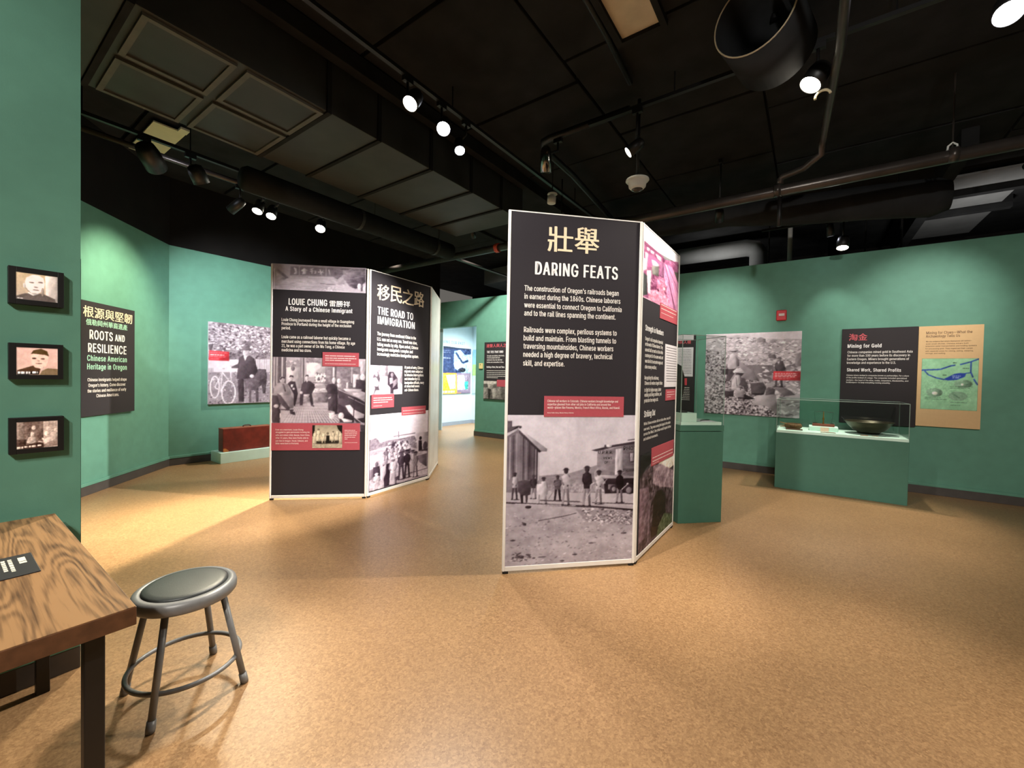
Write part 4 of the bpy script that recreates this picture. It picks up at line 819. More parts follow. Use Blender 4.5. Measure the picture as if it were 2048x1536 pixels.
daring = exhibit_panel((-1.697, 2.306), (0.696, 0.718), 0.9816, 'tall dark panel titled DARING FEATS over a photo of railway workers', FABRIC)
picture('photo_print', 'daring_photo', daring, y=-0.0012)
letter(daring, TEXTS['daring_print'], 'wagon_lettering', y=-0.002)
letter(daring, [r for r in TEXTS['daring'] if r[5] in 'tw'], 'title_lettering', y=-0.0012)
letter(daring, [r for r in TEXTS['daring'] if r[5] == 'b'], 'body_lettering', y=-0.0012)
cap = caption(daring, 'daring_caption', None)
letter(cap, [r for r in TEXTS['daring'] if r[5] == 'c'], 'caption_lettering', y=-0.0048)

stren = exhibit_panel((-1.014, 3.011), (0.011, 1.0), 1.009, 'dark panel seen edge-on with Strength in Numbers heading and pink photo on top', FABRIC, 0.012)
picture('photo_print', 'strength_photo', stren, y=-0.0012)
picture('photo_print', 'tunnel_photo', stren, y=-0.0012)
letter(stren, [r for r in TEXTS['strength'] if r[5] == 'w'], 'title_lettering', y=-0.0012)
letter(stren, [r for r in TEXTS['strength'] if r[5] == 'b'], 'body_lettering', y=-0.0012)
gs = GREEK_ROWS['strength']
caption(stren, 'strength_caption', gs[:3]); caption(stren, 'strength_caption2', gs[3:7]); caption(stren, 'strength_caption3', gs[7:])
caption(stren, 'strength_letter', GREEK_ROWS['letter'], PAPER, inkm=GREEKD, name='letter_print')

louie = exhibit_panel((-4.645, 2.116), (0.729, 0.685), 0.9933, 'dark panel titled LOUIE CHUNG with a shop interior photo', FABRIC)
picture('photo_print', 'louie_top_photo', louie, y=-0.0012)
picture('photo_print', 'louie_photo', louie, y=-0.0012)
letter(louie, [r for r in TEXTS['louie'] if r[5] == 'w'], 'title_lettering', y=-0.0012)
letter(louie, [r for r in TEXTS['louie'] if r[5] == 'b'], 'body_lettering', y=-0.0012)
caption(louie, 'louie_caption', GREEK_ROWS['louie'][:4])
red = caption(louie, 'louie_red', GREEK_ROWS['louie'][4:])
letter(red, TEXTS['louie_c'], 'caption_lettering', y=-0.0048)
picture('family_photo', 'louie_family_photo', red, y=-0.0052)

road = exhibit_panel((-3.921, 2.796), (-0.088, 0.996), 1.0079, 'dark panel titled THE ROAD TO IMMIGRATION beside the Louie Chung panel', FABRIC, 0.012)
picture('photo_print', 'road_photo', road, y=-0.0012)
picture('photo_print', 'road_small_photo', road, y=-0.0012)
letter(road, [r for r in TEXTS['road'] if r[5] in 'tw'], 'title_lettering', y=-0.0012)
letter(road, [r for r in TEXTS['road'] if r[5] == 'b'], 'body_lettering', y=-0.0012)
caption(road, 'road_caption', GREEK_ROWS['road'][:4]); caption(road, 'road_caption2', GREEK_ROWS['road'][4:])
PALE = mat('pale_print', '#e8eaea', 0.25, noise=(3, 0.12), spec=0.6)
exhibit_panel((-4.01, 3.80), (-0.62, 0.785), 0.93, 'pale glossy panel turned away behind the road to immigration panel', PALE, 0.014)

# ------------------------------------------------------------------ boards on the walls
def wall_board(O, d, rect, label, m, name='wall_poster', th=0.028, zshift=0.0, group='printed boards on the green walls'):
    u0, z0, u1, z1 = rect
    t = thing(name, label, 'poster', (O[0] + d[0] * u0, O[1] + d[1] * u0, z0), math.atan2(d[1], d[0]), group)
    box('board', m, 0, u1 - u0, 0.0, th, 0, z1 - z0, t, bevel=0.002)
    return t, (u0, z0)

rr = RECTS['roots']
rr = [-0.10, rr[1], rr[2], rr[3]]
t, o = wall_board((-6.236, 0.992), (-0.733, 0.680), rr, 'dark poster titled ROOTS AND RESILIENCE on the angled green wall', CHAR)
letter(t, [r for r in TEXTS['roots'] if r[5] in 'tmw' and r[4] > 0 and r[0][0] not in 'CO' or r[0].startswith('Chinese American') and r[5] == 'm'], 'title_lettering', y=-0.0012, off=o)
letter(t, [(r[0], r[1], r[2], r[3], r[4], 'b') for r in TEXTS['roots'] if r[5] == 't' and ord(r[0][0]) < 200], 'body_lettering', y=-0.0016, off=o)

PR = PRINTS['bike_photo'][0]
t, o = wall_board((-7.325, 2.46), (0, 1), PR, 'large photo board of a man with bicycle and ox above the red trunk', PAPER)
picture('photo_print', 'bike_photo', t, o, y=-0.0012)

PR = PRINTS['mining_photo'][0]
t, o = wall_board((-2, 7.215), (1, 0), PR, 'large photo board of miners in straw hats under the red alarm', PAPER)
picture('photo_print', 'mining_photo', t, o, y=-0.0012)

t, o = wall_board((-2, 7.215), (1, 0), RECTS['gold'], 'dark poster headed Mining for Gold behind the low glass case', CHAR)
letter(t, [r for r in TEXTS['gold'] if r[5] in 'wr'], 'title_lettering', y=-0.0012, off=o)
letter(t, [r for r in TEXTS['gold'] if r[5] == 'b'], 'body_lettering', y=-0.0012, off=o)

t, o = wall_board((-2, 7.210), (1, 0), RECTS['clues'], 'tan poster with a blue river map right of Mining for Gold', TAN, th=0.033)
letter(t, TEXTS['clues'], 'body_lettering', y=-0.0012, off=o)
picture('map_print', 'map_print', t, o, y=-0.0012)

rs = [-0.25, 0.835, 0.481, 2.098]
t, o = wall_board((-2, 7.215), (1, 0), rs, 'dark poster with a white document seen through the tall glass case', CHAR)
letter(t, TEXTS['side'], 'title_lettering', y=-0.0012, off=o)
caption(t, 'side_page', GREEK_ROWS['side_page'], PAPER, o, GREEKD, name='document_print')
caption(t, 'side_caption', None, RED2, o)
caption(t, 'side_photo', None, PAPER, o, name='photo_print')
greek(t, GREEK_ROWS['side'], GREEKW, 'fine_print', y=-0.0012, off=o)

t, o = wall_board((-2, 7.215), (1, 0), RECTS['ties'], 'dark poster headed THE TIES THAT BIND beside the bright doorway', CHAR)
letter(t, [r for r in TEXTS['ties'] if r[5] in 'wr'], 'title_lettering', y=-0.0012, off=o)
letter(t, [r for r in TEXTS['ties'] if r[5] == 'b'], 'body_lettering', y=-0.0012, off=o)
greek(t, GREEK_ROWS['ties'], GREEKW, 'fine_print', y=-0.0012, off=o)
picture('photo_print', 'ties_photo', t, o, y=-0.0012)
caption(t, 'ties_caption', None, RED, o)

PR = PRINTS['heritage_photo'][0]
hp = [PR[0], PR[1], PR[2], PR[3]]
t, o = wall_board((-7.88, 7.4), (0, 1), hp, 'blue and orange photo mural on the bright wall through the doorway', PAPER, th=0.019, group='prints in the bright gallery')
picture('photo_print', 'heritage_photo', t, o, y=-0.0012)
letter(t, TEXTS['heritage'], 'title_lettering', y=0.017, off=o)
t = thing('wall_poster', 'blue and green print at the corner of the bright gallery', 'poster', (-7.87, 9.095, 0.86), 0, 'prints in the bright gallery')
box('board', mat('mural_mint', '#bfe3d8', 0.6, noise=(4, 0.2)), 0, 0.62, 0, 0.02, 0, 0.62, t)
box('sky_band', mat('mural_blue', '#8fc3e6', 0.6, noise=(5, 0.2)), 0, 0.62, -0.001, 0.0, 0.82, 1.24, t)
box('field_band', mat('mural_green', '#a9d77c', 0.6, noise=(6, 0.3)), 0, 0.62, -0.001, 0.02, 0.50, 0.82, t)

# three small screens on the near left wall
labels = ('top small black screen showing a bald man', 'middle small black screen showing a dark-haired man', 'bottom small black screen showing a seated family group')
for i, key in enumerate(('screen_one', 'screen_two', 'screen_three')):
    u0, z0, u1, z1 = RECTS['mon'][i]
    t = thing('photo_screen', labels[i], 'screen', (-2.66, 0.2 + u0, z0), math.pi / 2, 'small screens on the left wall')
    p0 = PRINTS[key][0]
    w, h = u1 - u0, z1 - z0
    fx0, fx1, fz0, fz1 = p0[0] - u0, p0[2] - u0, p0[1] - z0, p0[3] - z0
    b = MB()
    b.quad_box(0, fx0, 0, 0.034, 0, h).quad_box(fx1, w, 0, 0.034, 0, h).quad_box(fx0, fx1, 0, 0.034, 0, fz0).quad_box(fx0, fx1, 0, 0.034, fz1, h)
    b.build('bezel', BLKMET, t, bevel=0.0012)
    picture('screen', key, t, (u0, z0), y=0.004, screen=SCREEN_E)
    box('backing', BLKMET, fx0, fx1, 0.006, 0.033, fz0, fz1, t)
t = thing('wall_frame', 'thin black frame edge fixed on the end of the left wall', 'frame', (-2.80, WEND + 0.0005, 0.54), 0)
box('frame_panel', BLKMET, -0.03, 0.045, 0, 0.010, 0, 1.33, t)

# ------------------------------------------------------------------ table with info card, stool
t = thing('table', 'oak-topped table with square black legs by the left wall', 'table', (-2.63, -1.45, 0))
box('tabletop', WOOD, 0, 1.19, 0, 1.772, 0.705, 0.74, t)
MB().quad_box(-0.0004, 1.1915, -0.0004, 1.774, 0.69, 0.7385).build('edge_band', OAKEDGE, t, bevel=0.002)
for (x, y) in ((0.012, 1.712), (1.105, 1.682), (0.012, 0.05), (1.105, 0.05)):
    MB().quad_box(x, x + 0.04, y, y + 0.04, 0, 0.689).build('leg', BLKMET, t, bevel=0.003)
t = thing('info_card', 'black information card with white text lying on the oak table', 'card', (-2.125, -0.16, 0.7401))
box('card', mat('card_black', '#1d1b20', 0.5, noise=(60, 0.05)), 0, 0.215, 0, 0.365, 0, 0.003, t, bevel=0.001)
b = MB()
rg = random.Random(2)
for (y, x1, hh) in ((0.332, 0.10, 0.016), (0.311, 0.165, 0.0085), (0.297, 0.15, 0.0085), (0.276, 0.17, 0.0085), (0.262, 0.13, 0.0085), (0.24, 0.15, 0.0085), (0.226, 0.15, 0.0085), (0.2, 0.15, 0.0085)):
    x = 0.035
    while x < x1:
        L = min(rg.uniform(0.012, 0.03) * hh / 0.011, x1 - x)
        n = len(b.v)
        b.v += [(x, y, 0.0034), (x + L, y, 0.0034), (x + L, y + hh, 0.0034), (x, y + hh, 0.0034)]
        b.f.append((n, n + 1, n + 2, n + 3)); x += L + 0.005
o = b.build('card_lettering', mat('card_ink', '#cfcab8', 0.6, noise=(60, 0.03)), t); o['kind'] = 'stuff'
box('white_print', PAPER, 0.175, 0.213, 0.05, 0.278, 0.0031, 0.0036, t)

SX, SY = STOOL
t = thing('stool', 'round grey steel stool with black vinyl seat beside the table', 'stool', (SX, SY, 0))
MB().lathe([(0.115, 0.405), (0.176, 0.405), (0.1815, 0.412), (0.1825, 0.43), (0.178, 0.446), (0.168, 0.453), (0.150, 0.453), (0.148, 0.447), (0.0, 0.447)], 56).build('seat_pan', STEEL, t, smooth=True)
MB().lathe([(0.1475, 0.4475), (0.1475, 0.456), (0.140, 0.461), (0.12, 0.4635), (0.06, 0.465), (0.0, 0.465)], 56).build('seat_pad', VINYL, t, smooth=True)
for k in range(4):
    th = math.radians(STOOL_ROT + 90 * k)
    c, s = math.cos(th), math.sin(th)
    top = Vector((0.140 * c, 0.140 * s, 0.406)); bot = Vector((0.228 * c, 0.228 * s, 0.012))
    lg = MB().tube([top, bot], 0.0125, 14).build('leg', STEEL, t, smooth=True)
    d = (bot - top).normalized()
    MB().tube([bot - d * 0.032, bot - d * 0.004, bot + d * 0.010], [0.0150, 0.0160, 0.0150], 14).build('foot_cap', STEEL, lg, smooth=True)
MB().tube([(0.194 * math.cos(a), 0.194 * math.sin(a), 0.122) for a in np.linspace(0, 2 * math.pi, 49)[:-1]], 0.0095, 10, closed=True).build('foot_ring', STEEL, t, smooth=True)

# ------------------------------------------------------------------ trunk on its plinth
t = thing('plinth', 'low pale mint plinth under the red trunk', 'plinth', (-7.335, 2.50, 0))
box('plinth_body', DECK, 0, 0.36, 0, 1.02, 0.0, 0.155, t, bevel=0.003)
t = thing('trunk', 'dark red leather trunk standing on the pale plinth', 'suitcase', (-7.215, 2.555, 0.155))
LEATHER = mat('red_leather', '#6e2318', 0.42, noise=(9, 0.3), bump=(60, 0.3))
box('trunk_body', LEATHER, 0, 0.17, 0, 0.70, 0.0, 0.345, t, bevel=0.008)
b = MB(); b.quad_box(-0.001, 0.171, -0.001, 0.701, 0.338, 0.349)
b.build('lid_edge', mat('worn_leather', '#8a4a32', 0.5, noise=(14, 0.3)), t, bevel=0.004)
MB().prism([(0, 0), (0.0, 0.07), (0.02, 0.07), (0.05, 0.03), (0.05, 0)], 0, 0.002).xform(Matrix(((0, 0, 1, 0.1702), (0, 1, 0, 0.004), (1, 0, 0, 0.002), (0, 0, 0, 1)))).build('corner_patch', mat('brass_patch', '#a8612a', 0.5, noise=(20, 0.3)), t)
MB().tube([(0.085, 0.30, 0.347), (0.085, 0.305, 0.365), (0.085, 0.33, 0.372), (0.085, 0.38, 0.372), (0.085, 0.405, 0.365), (0.085, 0.41, 0.347)], 0.009, 8).build('handle', mat('handle_brown', '#3b2a20', 0.5, noise=(30, 0.2)), t, smooth=True)

# ------------------------------------------------------------------ display cases
def vitrine(t, x0, x1, y0, y1, z0, z1, th=0.006):
    b = MB()
    b.quad_box(x0, x1, y0, y0 + th, z0, z1).quad_box(x0, x1, y1 - th, y1, z0, z1)
    b.quad_box(x0, x0 + th, y0 + th, y1 - th, z0, z1).quad_box(x1 - th, x1, y0 + th, y1 - th, z0, z1)
    b.quad_box(x0, x1, y0, y1, z1, z1 + th)
    c = b.build('acrylic_cover', GLASS, t)
    e = MB(); r = 0.0035
    for (x, y) in ((x0, y0), (x1, y0), (x0, y1), (x1, y1)):
        e.tube([(x, y, z0), (x, y, z1 + th)], r, 6)
    for (p, q) in (((x0, y0), (x1, y0)), ((x1, y0), (x1, y1)), ((x1, y1), (x0, y1)), ((x0, y1), (x0, y0))):
        e.tube([(p[0], p[1], z1 + th), (q[0], q[1], z1 + th)], r, 6)
    e.build('cover_edge', EDGEG, c)
    return c

t = thing('display_case', 'low wide green case with clear cover before the mining boards', 'display case', (-0.34, 6.38, 0))
CW, CD = 1.265, 0.66
box('pedestal', CASEG, 0, CW, 0, CD, 0.0, 0.712, t, bevel=0.003)
box('deck', DECK, 0.004, CW - 0.004, 0.004, CD - 0.004, 0.7125, 0.745, t, bevel=0.002)
vitrine(t, 0.006, CW - 0.006, 0.006, CD - 0.006, 0.7455, 1.135)
Z = 0.7455
t = thing('woven_basket', 'small torn brown basket at left in the low case', 'basket', (-0.165, 6.66, Z))
b = MB(); rgb = random.Random(4)
b.lathe([(0.07, 0.0), (0.095, 0.02), (0.10, 0.045), (0.085, 0.072), (0.078, 0.072), (0.092, 0.045), (0.088, 0.02), (0.06, 0.006)], 18)
b.build('basket_body', mat('straw', '#5e4322', 0.8, noise=(60, 0.4), bump=(120, 0.5)), t, smooth=True)
b = MB()
for k in range(12):
    a = rgb.uniform(2.2, 5.2)
    b.tube([(0.07 * math.cos(a), 0.07 * math.sin(a), 0.02 + 0.004 * k), (0.15 * math.cos(a), 0.15 * math.sin(a), 0.015 + 0.006 * k)], 0.003, 5)
o = b.build('loose_straw', mat('straw_light', '#8a6a3a', 0.8, noise=(60, 0.3)), t); o['kind'] = 'stuff'
tag(box('wood_slat', mat('wood_dark', '#4e3220', 0.6, noise=(30, 0.3)), -0.24, -0.06, 6.50, 6.56, Z, Z + 0.012, bevel=0.002), 'thin dark wooden slat before the basket in the low case', 'slat')
tag(box('riser_block', DECK, 0.005, 0.305, 6.62, 6.84, Z, Z + 0.055, bevel=0.006), 'pale mint riser block under the small scale', 'riser')
t = thing('label_card', 'small pink label card leaning on the pale riser', 'card', (0.125, 6.612, Z))
box('card', mat('pink_card', '#e6bfa8', 0.7, noise=(30, 0.03)), 0, 0.085, 0, 0.004, 0.0, 0.05, t)
t = thing('balance_scale', 'small balance scale with wooden base on the pale riser', 'scale', (0.155, 6.73, Z + 0.055))
WB = mat('scale_wood', '#7a3a24', 0.45, noise=(30, 0.25))
box('scale_base', WB, -0.115, 0.115, -0.045, 0.045, 0, 0.03, t, bevel=0.003)
MB().lathe([(0.014, 0.03), (0.009, 0.045), (0.006, 0.07), (0.010, 0.085), (0.012, 0.10), (0.006, 0.115), (0.004, 0.19), (0.0, 0.192)], 12).build('pillar', mat('brass', '#9c7a3a', 0.3, metal=0.8, noise=(20, 0.1)), t, smooth=True)
MB().tube([(-0.10, 0, 0.184), (0, 0, 0.188), (0.10, 0, 0.184)], 0.003, 6).build('beam', BLKMET, t)
for s in (-1, 1):
    o = MB().lathe([(0.0, 0.036), (0.02, 0.037), (0.026, 0.042), (0.024, 0.043), (0.0, 0.039)], 14, cx=s * 0.09).build('pan', BLKMET, t, smooth=True)
    MB().tube([(s * 0.098, 0, 0.184), (s * 0.09, 0, 0.11), (s * 0.085, 0, 0.045)], 0.0012, 5).build('hanger', BLKMET, o)
t = thing('wok', 'large dark iron wok with worn rim in the low case', 'wok', (0.60, 6.71, Z))
MB().lathe([(0.0, 0.008), (0.09, 0.010), (0.15, 0.045), (0.20, 0.10), (0.232, 0.148), (0.240, 0.152), (0.236, 0.156), (0.226, 0.150), (0.195, 0.108), (0.145, 0.056), (0.08, 0.022), (0.0, 0.018)], 40).build('bowl', mat('old_iron', '#4a4434', 0.38, metal=0.6, noise=(10, 0.4)), t, smooth=True)
MB().lathe([(0.06, 0.0), (0.10, 0.0), (0.11, 0.012), (0.06, 0.012)], 30).build('stand_ring', BLKMET, t)
MB().tube([(-0.225, -0.02, 0.15), (-0.262, -0.02, 0.185), (-0.262, 0.03, 0.185), (-0.225, 0.03, 0.15)], 0.005, 6).build('handle', BLKMET, t, smooth=True)
rust = mat('rusty_metal', '#7a4a30', 0.7, noise=(50, 0.4))
for (x, y, w, h, lb) in ((0.20, 6.47, 0.15, 0.018, 'thin rusty strip lying before the riser in the low case'), (0.54, 6.45, 0.07, 0.022, 'rusty flat fragment lying before the wok'), (0.64, 6.46, 0.06, 0.012, 'small rusty chip right of the flat fragment'), (0.80, 6.56, 0.12, 0.07, 'grey flat label right of the wok')):
    t = thing('artifact', lb, 'artifact', (x, y, Z))
    k = rg.uniform(0.2, 0.8)
    MB().prism([(-w / 2, -h / 2), (w * .1, -h * .6), (w / 2, -h * .3), (w * .45, h / 2), (-w * k * .3, h * .6), (-w / 2, h * .3)], 0, 0.007).build('fragment', rust if 'rusty' in lb else mat('grey_label', '#98aaa2', 0.7, noise=(30, 0.05)), t, bevel=0.001)

t = thing('display_case', 'tall narrow green case with clear cover behind the Daring Feats display', 'display case', (-0.985, 4.135, 0), math.radians(45))
PW = 0.455
box('pedestal', CASEG, 0, PW, 0, PW, 0, 0.875, t, bevel=0.003)
box('collar', CASEG, -0.003, PW + 0.003, -0.003, PW + 0.003, 0.88, 0.935, t, bevel=0.003)
box('deck', DECK, 0.01, PW - 0.02, 0.006, PW - 0.006, 0.9355, 0.965, t, bevel=0.002)
vitrine(t, 0.005, PW - 0.002, 0.005, PW - 0.005, 0.936, 1.785)
M45 = Matrix.Translation((-0.985, 4.135, 0)) @ Matrix.Rotation(math.radians(45), 4, 'Z')
def in_case(name, label, cat, x, y, z):
    p = M45 @ Vector((x, y, z))
    return thing(name, label, cat, p, math.radians(45))
t = in_case('riser_block', 'pale mint block inside the tall case', 'riser', 0.022, 0.015, 0.9655)
box('block', DECK, 0, 0.155, 0, 0.20, 0, 0.085, t, bevel=0.002)
t = in_case('artifact', 'dark flat object on top of the pale block in the tall case', 'artifact', 0.06, 0.06, 1.051)
MB().prism([(-0.03, 0), (0.03, -0.01), (0.06, 0.02), (0.05, 0.08), (-0.02, 0.09)], 0, 0.014).build('fragment', mat('dark_object', '#2a2320', 0.6, noise=(30, 0.2)), t, bevel=0.002)
t = in_case('label_card', 'small white card with dark tool inside the tall case', 'card', 0.25, 0.05, 0.9655)
box('card', PAPER, 0, 0.14, 0, 0.09, 0, 0.006, t)
t = in_case('artifact', 'slim dark tool lying on the white card', 'artifact', 0.26, 0.08, 0.972)
MB().tube([(0, 0, 0.004), (0.05, 0.01, 0.006), (0.12, 0.035, 0.004)], 0.004, 6).build('tool', BLKMET, t)
t = in_case('hat', 'dark rounded hat form partly hidden inside the tall case', 'hat', 0.125, 0.335, 0.9655)
MB().lathe([(0.0, 0.0), (0.06, 0.0), (0.045, 0.06), (0.05, 0.12), (0.085, 0.24), (0.10, 0.34), (0.095, 0.44), (0.065, 0.54), (0.0, 0.58)], 26).build('hat_body', mat('dark_weave', '#2c2620', 0.8, noise=(40, 0.3), bump=(80, 0.5)), t, smooth=True)

# ------------------------------------------------------------------ small wall fittings
ra = RECTS['alarm']
t = thing('fire_alarm', 'red fire alarm strobe above the mining photo', 'alarm', (-2 + ra[0], 7.2495, ra[1]))
w, h = ra[2] - ra[0], ra[3] - ra[1]
AR = mat('alarm_red', '#d2222c', 0.35, noise=(20, 0.05))
box('alarm_body', AR, 0, w, -0.045, 0, 0, h, t, bevel=0.012)
MB().quad_box(w * .25, w * .8, -0.062, -0.0455, h * .42, h * .66).build('strobe_lens', mat('strobe_white', '#ecd8d4', 0.2, noise=(30, 0.05)), t, bevel=0.004)
ra = RECTS['plate']
t = thing('thermostat', 'small beige control plate beside the bright doorway', 'thermostat', (-2 + ra[0], 7.2495, ra[1]))
w, h = ra[2] - ra[0], ra[3] - ra[1]
box('cover', mat('beige_plastic', '#e6d690', 0.5, noise=(20, 0.03)), 0, w, -0.03, 0, 0.008, h, t, bevel=0.005)
box('button', BLKMET, w * .35, w * .5, -0.033, -0.0302, h * .7, h * .82, t)

# ------------------------------------------------------------------ ceiling services
t = thing('air_duct', 'big black rectangular duct running along the ceiling', 'duct', (-4.5, 0, 3.5))
ys = [-2.5, 0.70, 1.93, 2.42, 3.06, 3.69, 4.27, 4.78]
for i in range(len(ys) - 1):
    y0, y1 = ys[i], ys[i + 1]
    top = 0.45
    s = box('duct_section', DUCT, 0.0, 1.23, y0 + 0.02, y1 - 0.02, 0.0, top, t, bevel=0.004)
    if i == 1:
        for (fx0, fx1) in ((0.03, 0.59), (0.65, 1.20)):
            for (fy0, fy1) in ((0.76, 1.27), (1.33, 1.90)):
                f = MB()
                f.quad_box(fx0, fx1, fy0, fy0 + 0.035, -0.02, -0.001).quad_box(fx0, fx1, fy1 - 0.035, fy1, -0.02, -0.001)
                f.quad_box(fx0, fx0 + 0.035, fy0 + 0.036, fy1 - 0.036, -0.02, -0.001).quad_box(fx1 - 0.035, fx1, fy0 + 0.036, fy1 - 0.036, -0.02, -0.001)
                fo = f.build('filter_frame', FRAME, s)
                box('filter_panel', DUCT, fx0 + 0.037, fx1 - 0.037, fy0 + 0.037, fy1 - 0.037, -0.008, -0.001, s)
for y in ys[1:-1]:
    box('flange', BLACK, -0.012, 1.242, y - 0.018, y + 0.018, -0.014, 0.452, t)
t = thing('air_duct', 'smaller black duct edge above the starburst lamps', 'duct', (-3.2, 0, 3.86))
box('duct_section', BLACK, 0.0, 0.09, -2.5, 7.2, 0.0, 0.14, t, bevel=0.004)
t = thing('air_duct', 'fat round black duct with end cap left of centre', 'duct', (-4.72, 0, 3.32))
MB().tube([(0, 1.86, 0), (0, 1.9, 0), (0, 4.85, 0)], [0.10, 0.125, 0.125], 20).build('duct_tube', BLACK, t, smooth=True)
for y in (3.2, 4.5):
    MB().tube([(0, y - 0.02, 0), (0, y + 0.02, 0)], 0.132, 20).build('band', DUCT, t)
t = thing('air_duct', 'short fat round black duct with pale rim at top right', 'duct', (-0.36, 3.13, 3.745), math.radians(-12))
b = MB()
n = 40
def ringpts(y, r):
    return [(r * math.cos(2 * math.pi * j / n), y, r * math.sin(2 * math.pi * j / n)) for j in range(n)]
b.v += ringpts(0, 0.25) + ringpts(0.46, 0.25) + ringpts(0.0, 0.24) + ringpts(0.44, 0.24)
for j in range(n):
    k = (j + 1) % n
    b.f += [(j, k, n + k, n + j), (2 * n + j, 3 * n + j, 3 * n + k, 2 * n + k), (j, 2 * n + j, 2 * n + k, k)]
b.f.append(tuple(range(3 * n, 4 * n))); b.f.append(tuple(range(n, 2 * n)))
b.build('duct_tube', BLACK, t, smooth=True)
MB().tube([(0.245 * math.cos(a), -0.003, 0.245 * math.sin(a)) for a in np.linspace(0, 2 * math.pi, 49)[:-1]], 0.005, 6, closed=True).build('rim', mat('rim_pale', '#b8a98c', 0.4, noise=(20, 0.1)), t, smooth=True)
MB().tube([(0, 0.40, 0.2), (0, 0.40, CEIL - 3.746)], 0.02, 8).build('hanger', BLKMET, t)
t = thing('air_duct', 'long sagging black flexible duct above the right wall', 'duct', (0, 6.0, 0))
MB().tube([(-2.6, 0, 3.62), (-1.6, 0, 3.52), (-0.9, 0, 3.50), (-0.2, 0, 3.40), (0.5, 0, 3.34), (0.98, 0, 3.28), (1.10, 0, 3.28)], [0.15, 0.16, 0.15, 0.17, 0.18, 0.19, 0.14], 18).build('duct_tube', BLACK, t, smooth=True)

def pipe(label, pts, r, m=PIPE, name='pipe', group='ceiling pipes', cat='pipe'):
    t = thing(name, label, cat, pts[0], 0, group)
    p0 = Vector(pts[0])
    MB().tube([Vector(p) - p0 for p in pts], r, 14).build('tube', m, t, smooth=True)
    return t

t = pipe('long shiny grey pipe crossing the room below the ceiling', [(-7.3, 5.02, 3.3), (5.8, 5.06, 3.3)], 0.055)
for x in (-0.35, 0.9, 4.2, -3.0):
    MB().tube([(x + 7.3, 0, 0), (x + 7.36, 0, 0)], 0.062, 14).build('coupling', PIPE, t, smooth=True)
MB().tube([(3.37, 0.01, 0), (3.43, 0.01, 0)], 0.068, 16).build('clamp_band', mat('clamp_red', '#d0482c', 0.4, noise=(20, 0.1)), t)
pipe('branch pipe with elbow joining the long pipe at right', [(0.125, -1.0, 3.52), (0.10, 3.4, 3.52), (0.04, 4.62, 3.52), (0.03, 4.70, 3.50), (0.03, 4.72, 3.44), (-0.10, 4.9, 3.42), (-0.28, 5.0, 3.42), (-0.30, 5.02, 3.40), (-0.30, 5.02, 3.359)], 0.03)
pipe('thin vertical pipe under the long pipe at right', [(-0.30, 5.06, 3.24), (-0.30, 5.06, 2.95)], 0.02, BLKMET)
pipe('thin black conduit running under the ceiling near the square light', [(-1.30, 1.0, 3.97), (-1.33, 3.0, 3.97), (-1.36, 3.62, 3.97)], 0.022, BLKMET)
pipe('bent black pipe over the chrome lamp', [(-1.43, 3.80, 3.86), (-2.28, 3.80, 3.86), (-2.37, 3.82, 3.86), (-2.42, 3.90, 3.84), (-2.43, 4.6, 3.84), (-2.6, 6.5, 3.84)], 0.035, BLKMET)
t = pipe('lamp track pipe running along the left side of the room', [(-5.14, -0.5, 3.42), (-5.14, 7.2, 3.42)], 0.026)
box('tag_strip', mat('cream_tag', '#d8cfa0', 0.6, noise=(20, 0.05)), -0.03, 0.03, 2.52, 2.70, -0.029, -0.024, t)
pipe('grey round duct far behind the right wall', [(-2.6, 8.6, 3.76), (-1.0, 8.6, 3.76), (-0.86, 8.6, 3.72), (-0.80, 8.6, 3.62), (-0.79, 8.6, 3.05)], 0.15, GREYB)
pipe('white vertical pipe far behind the right wall', [(-0.33, 8.3, 3.05), (-0.33, 8.3, CEIL - 0.002)], 0.035, PLAST)

rods = [((0.93, 5.06, 3.36), (0.93, 5.06, CEIL), 'thin rod holding the long pipe at right', 0.006), ((-5.15, 5.03, 3.36), (-5.15, 5.03, CEIL), 'thin rod holding the long pipe at left', 0.005),
        ((-2.76, 4.94, 3.10), (-2.76, 4.94, CEIL), 'thin rod hanging above the Daring Feats panel', 0.008), ((-5.14, 3.75, 3.45), (-5.14, 3.75, CEIL), 'thin rod holding the lamp track pipe', 0.005),
        ((-0.62, 8.2, 3.05), (-0.62, 8.2, CEIL), 'thin black rod before the white pipe behind the wall', 0.012), ((0.62, 8.2, 3.05), (0.62, 8.2, CEIL), 'thin black rod far behind the right wall', 0.012),
        ((1.02, 8.2, 3.05), (1.02, 8.2, CEIL), 'black rod nearest the slanted grey boards', 0.014), ((-5.35, 7.6, 3.1), (-5.35, 7.6, CEIL), 'thin black bent conduit above the doorway wall', 0.012)]
for p, q, lb, r in rods:
    t = thing('hanger_rod', lb, 'rod', p, 0, 'hanger rods')
    MB().tube([(0, 0, 0), (0, 0, q[2] - p[2] - 0.001)], r, 8).build('rod', BLKMET if r > 0.007 else PIPE, t)
    if r < 0.007:
        MB().tube([(-0.03, 0, 0.0), (-0.028, 0, 0.035), (0, 0, 0.06), (0.028, 0, 0.035), (0.03, 0, 0.0)], 0.008, 6).build('clevis', PLAST if p[0] > 0 else PIPE, t, smooth=True)
t = thing('steel_column', 'black steel column behind the right wall', 'column', (0.18, 8.4, 0))
box('column_shaft', BLACK, 0, 0.14, 0, 0.14, 0, CEIL - 0.002, t)
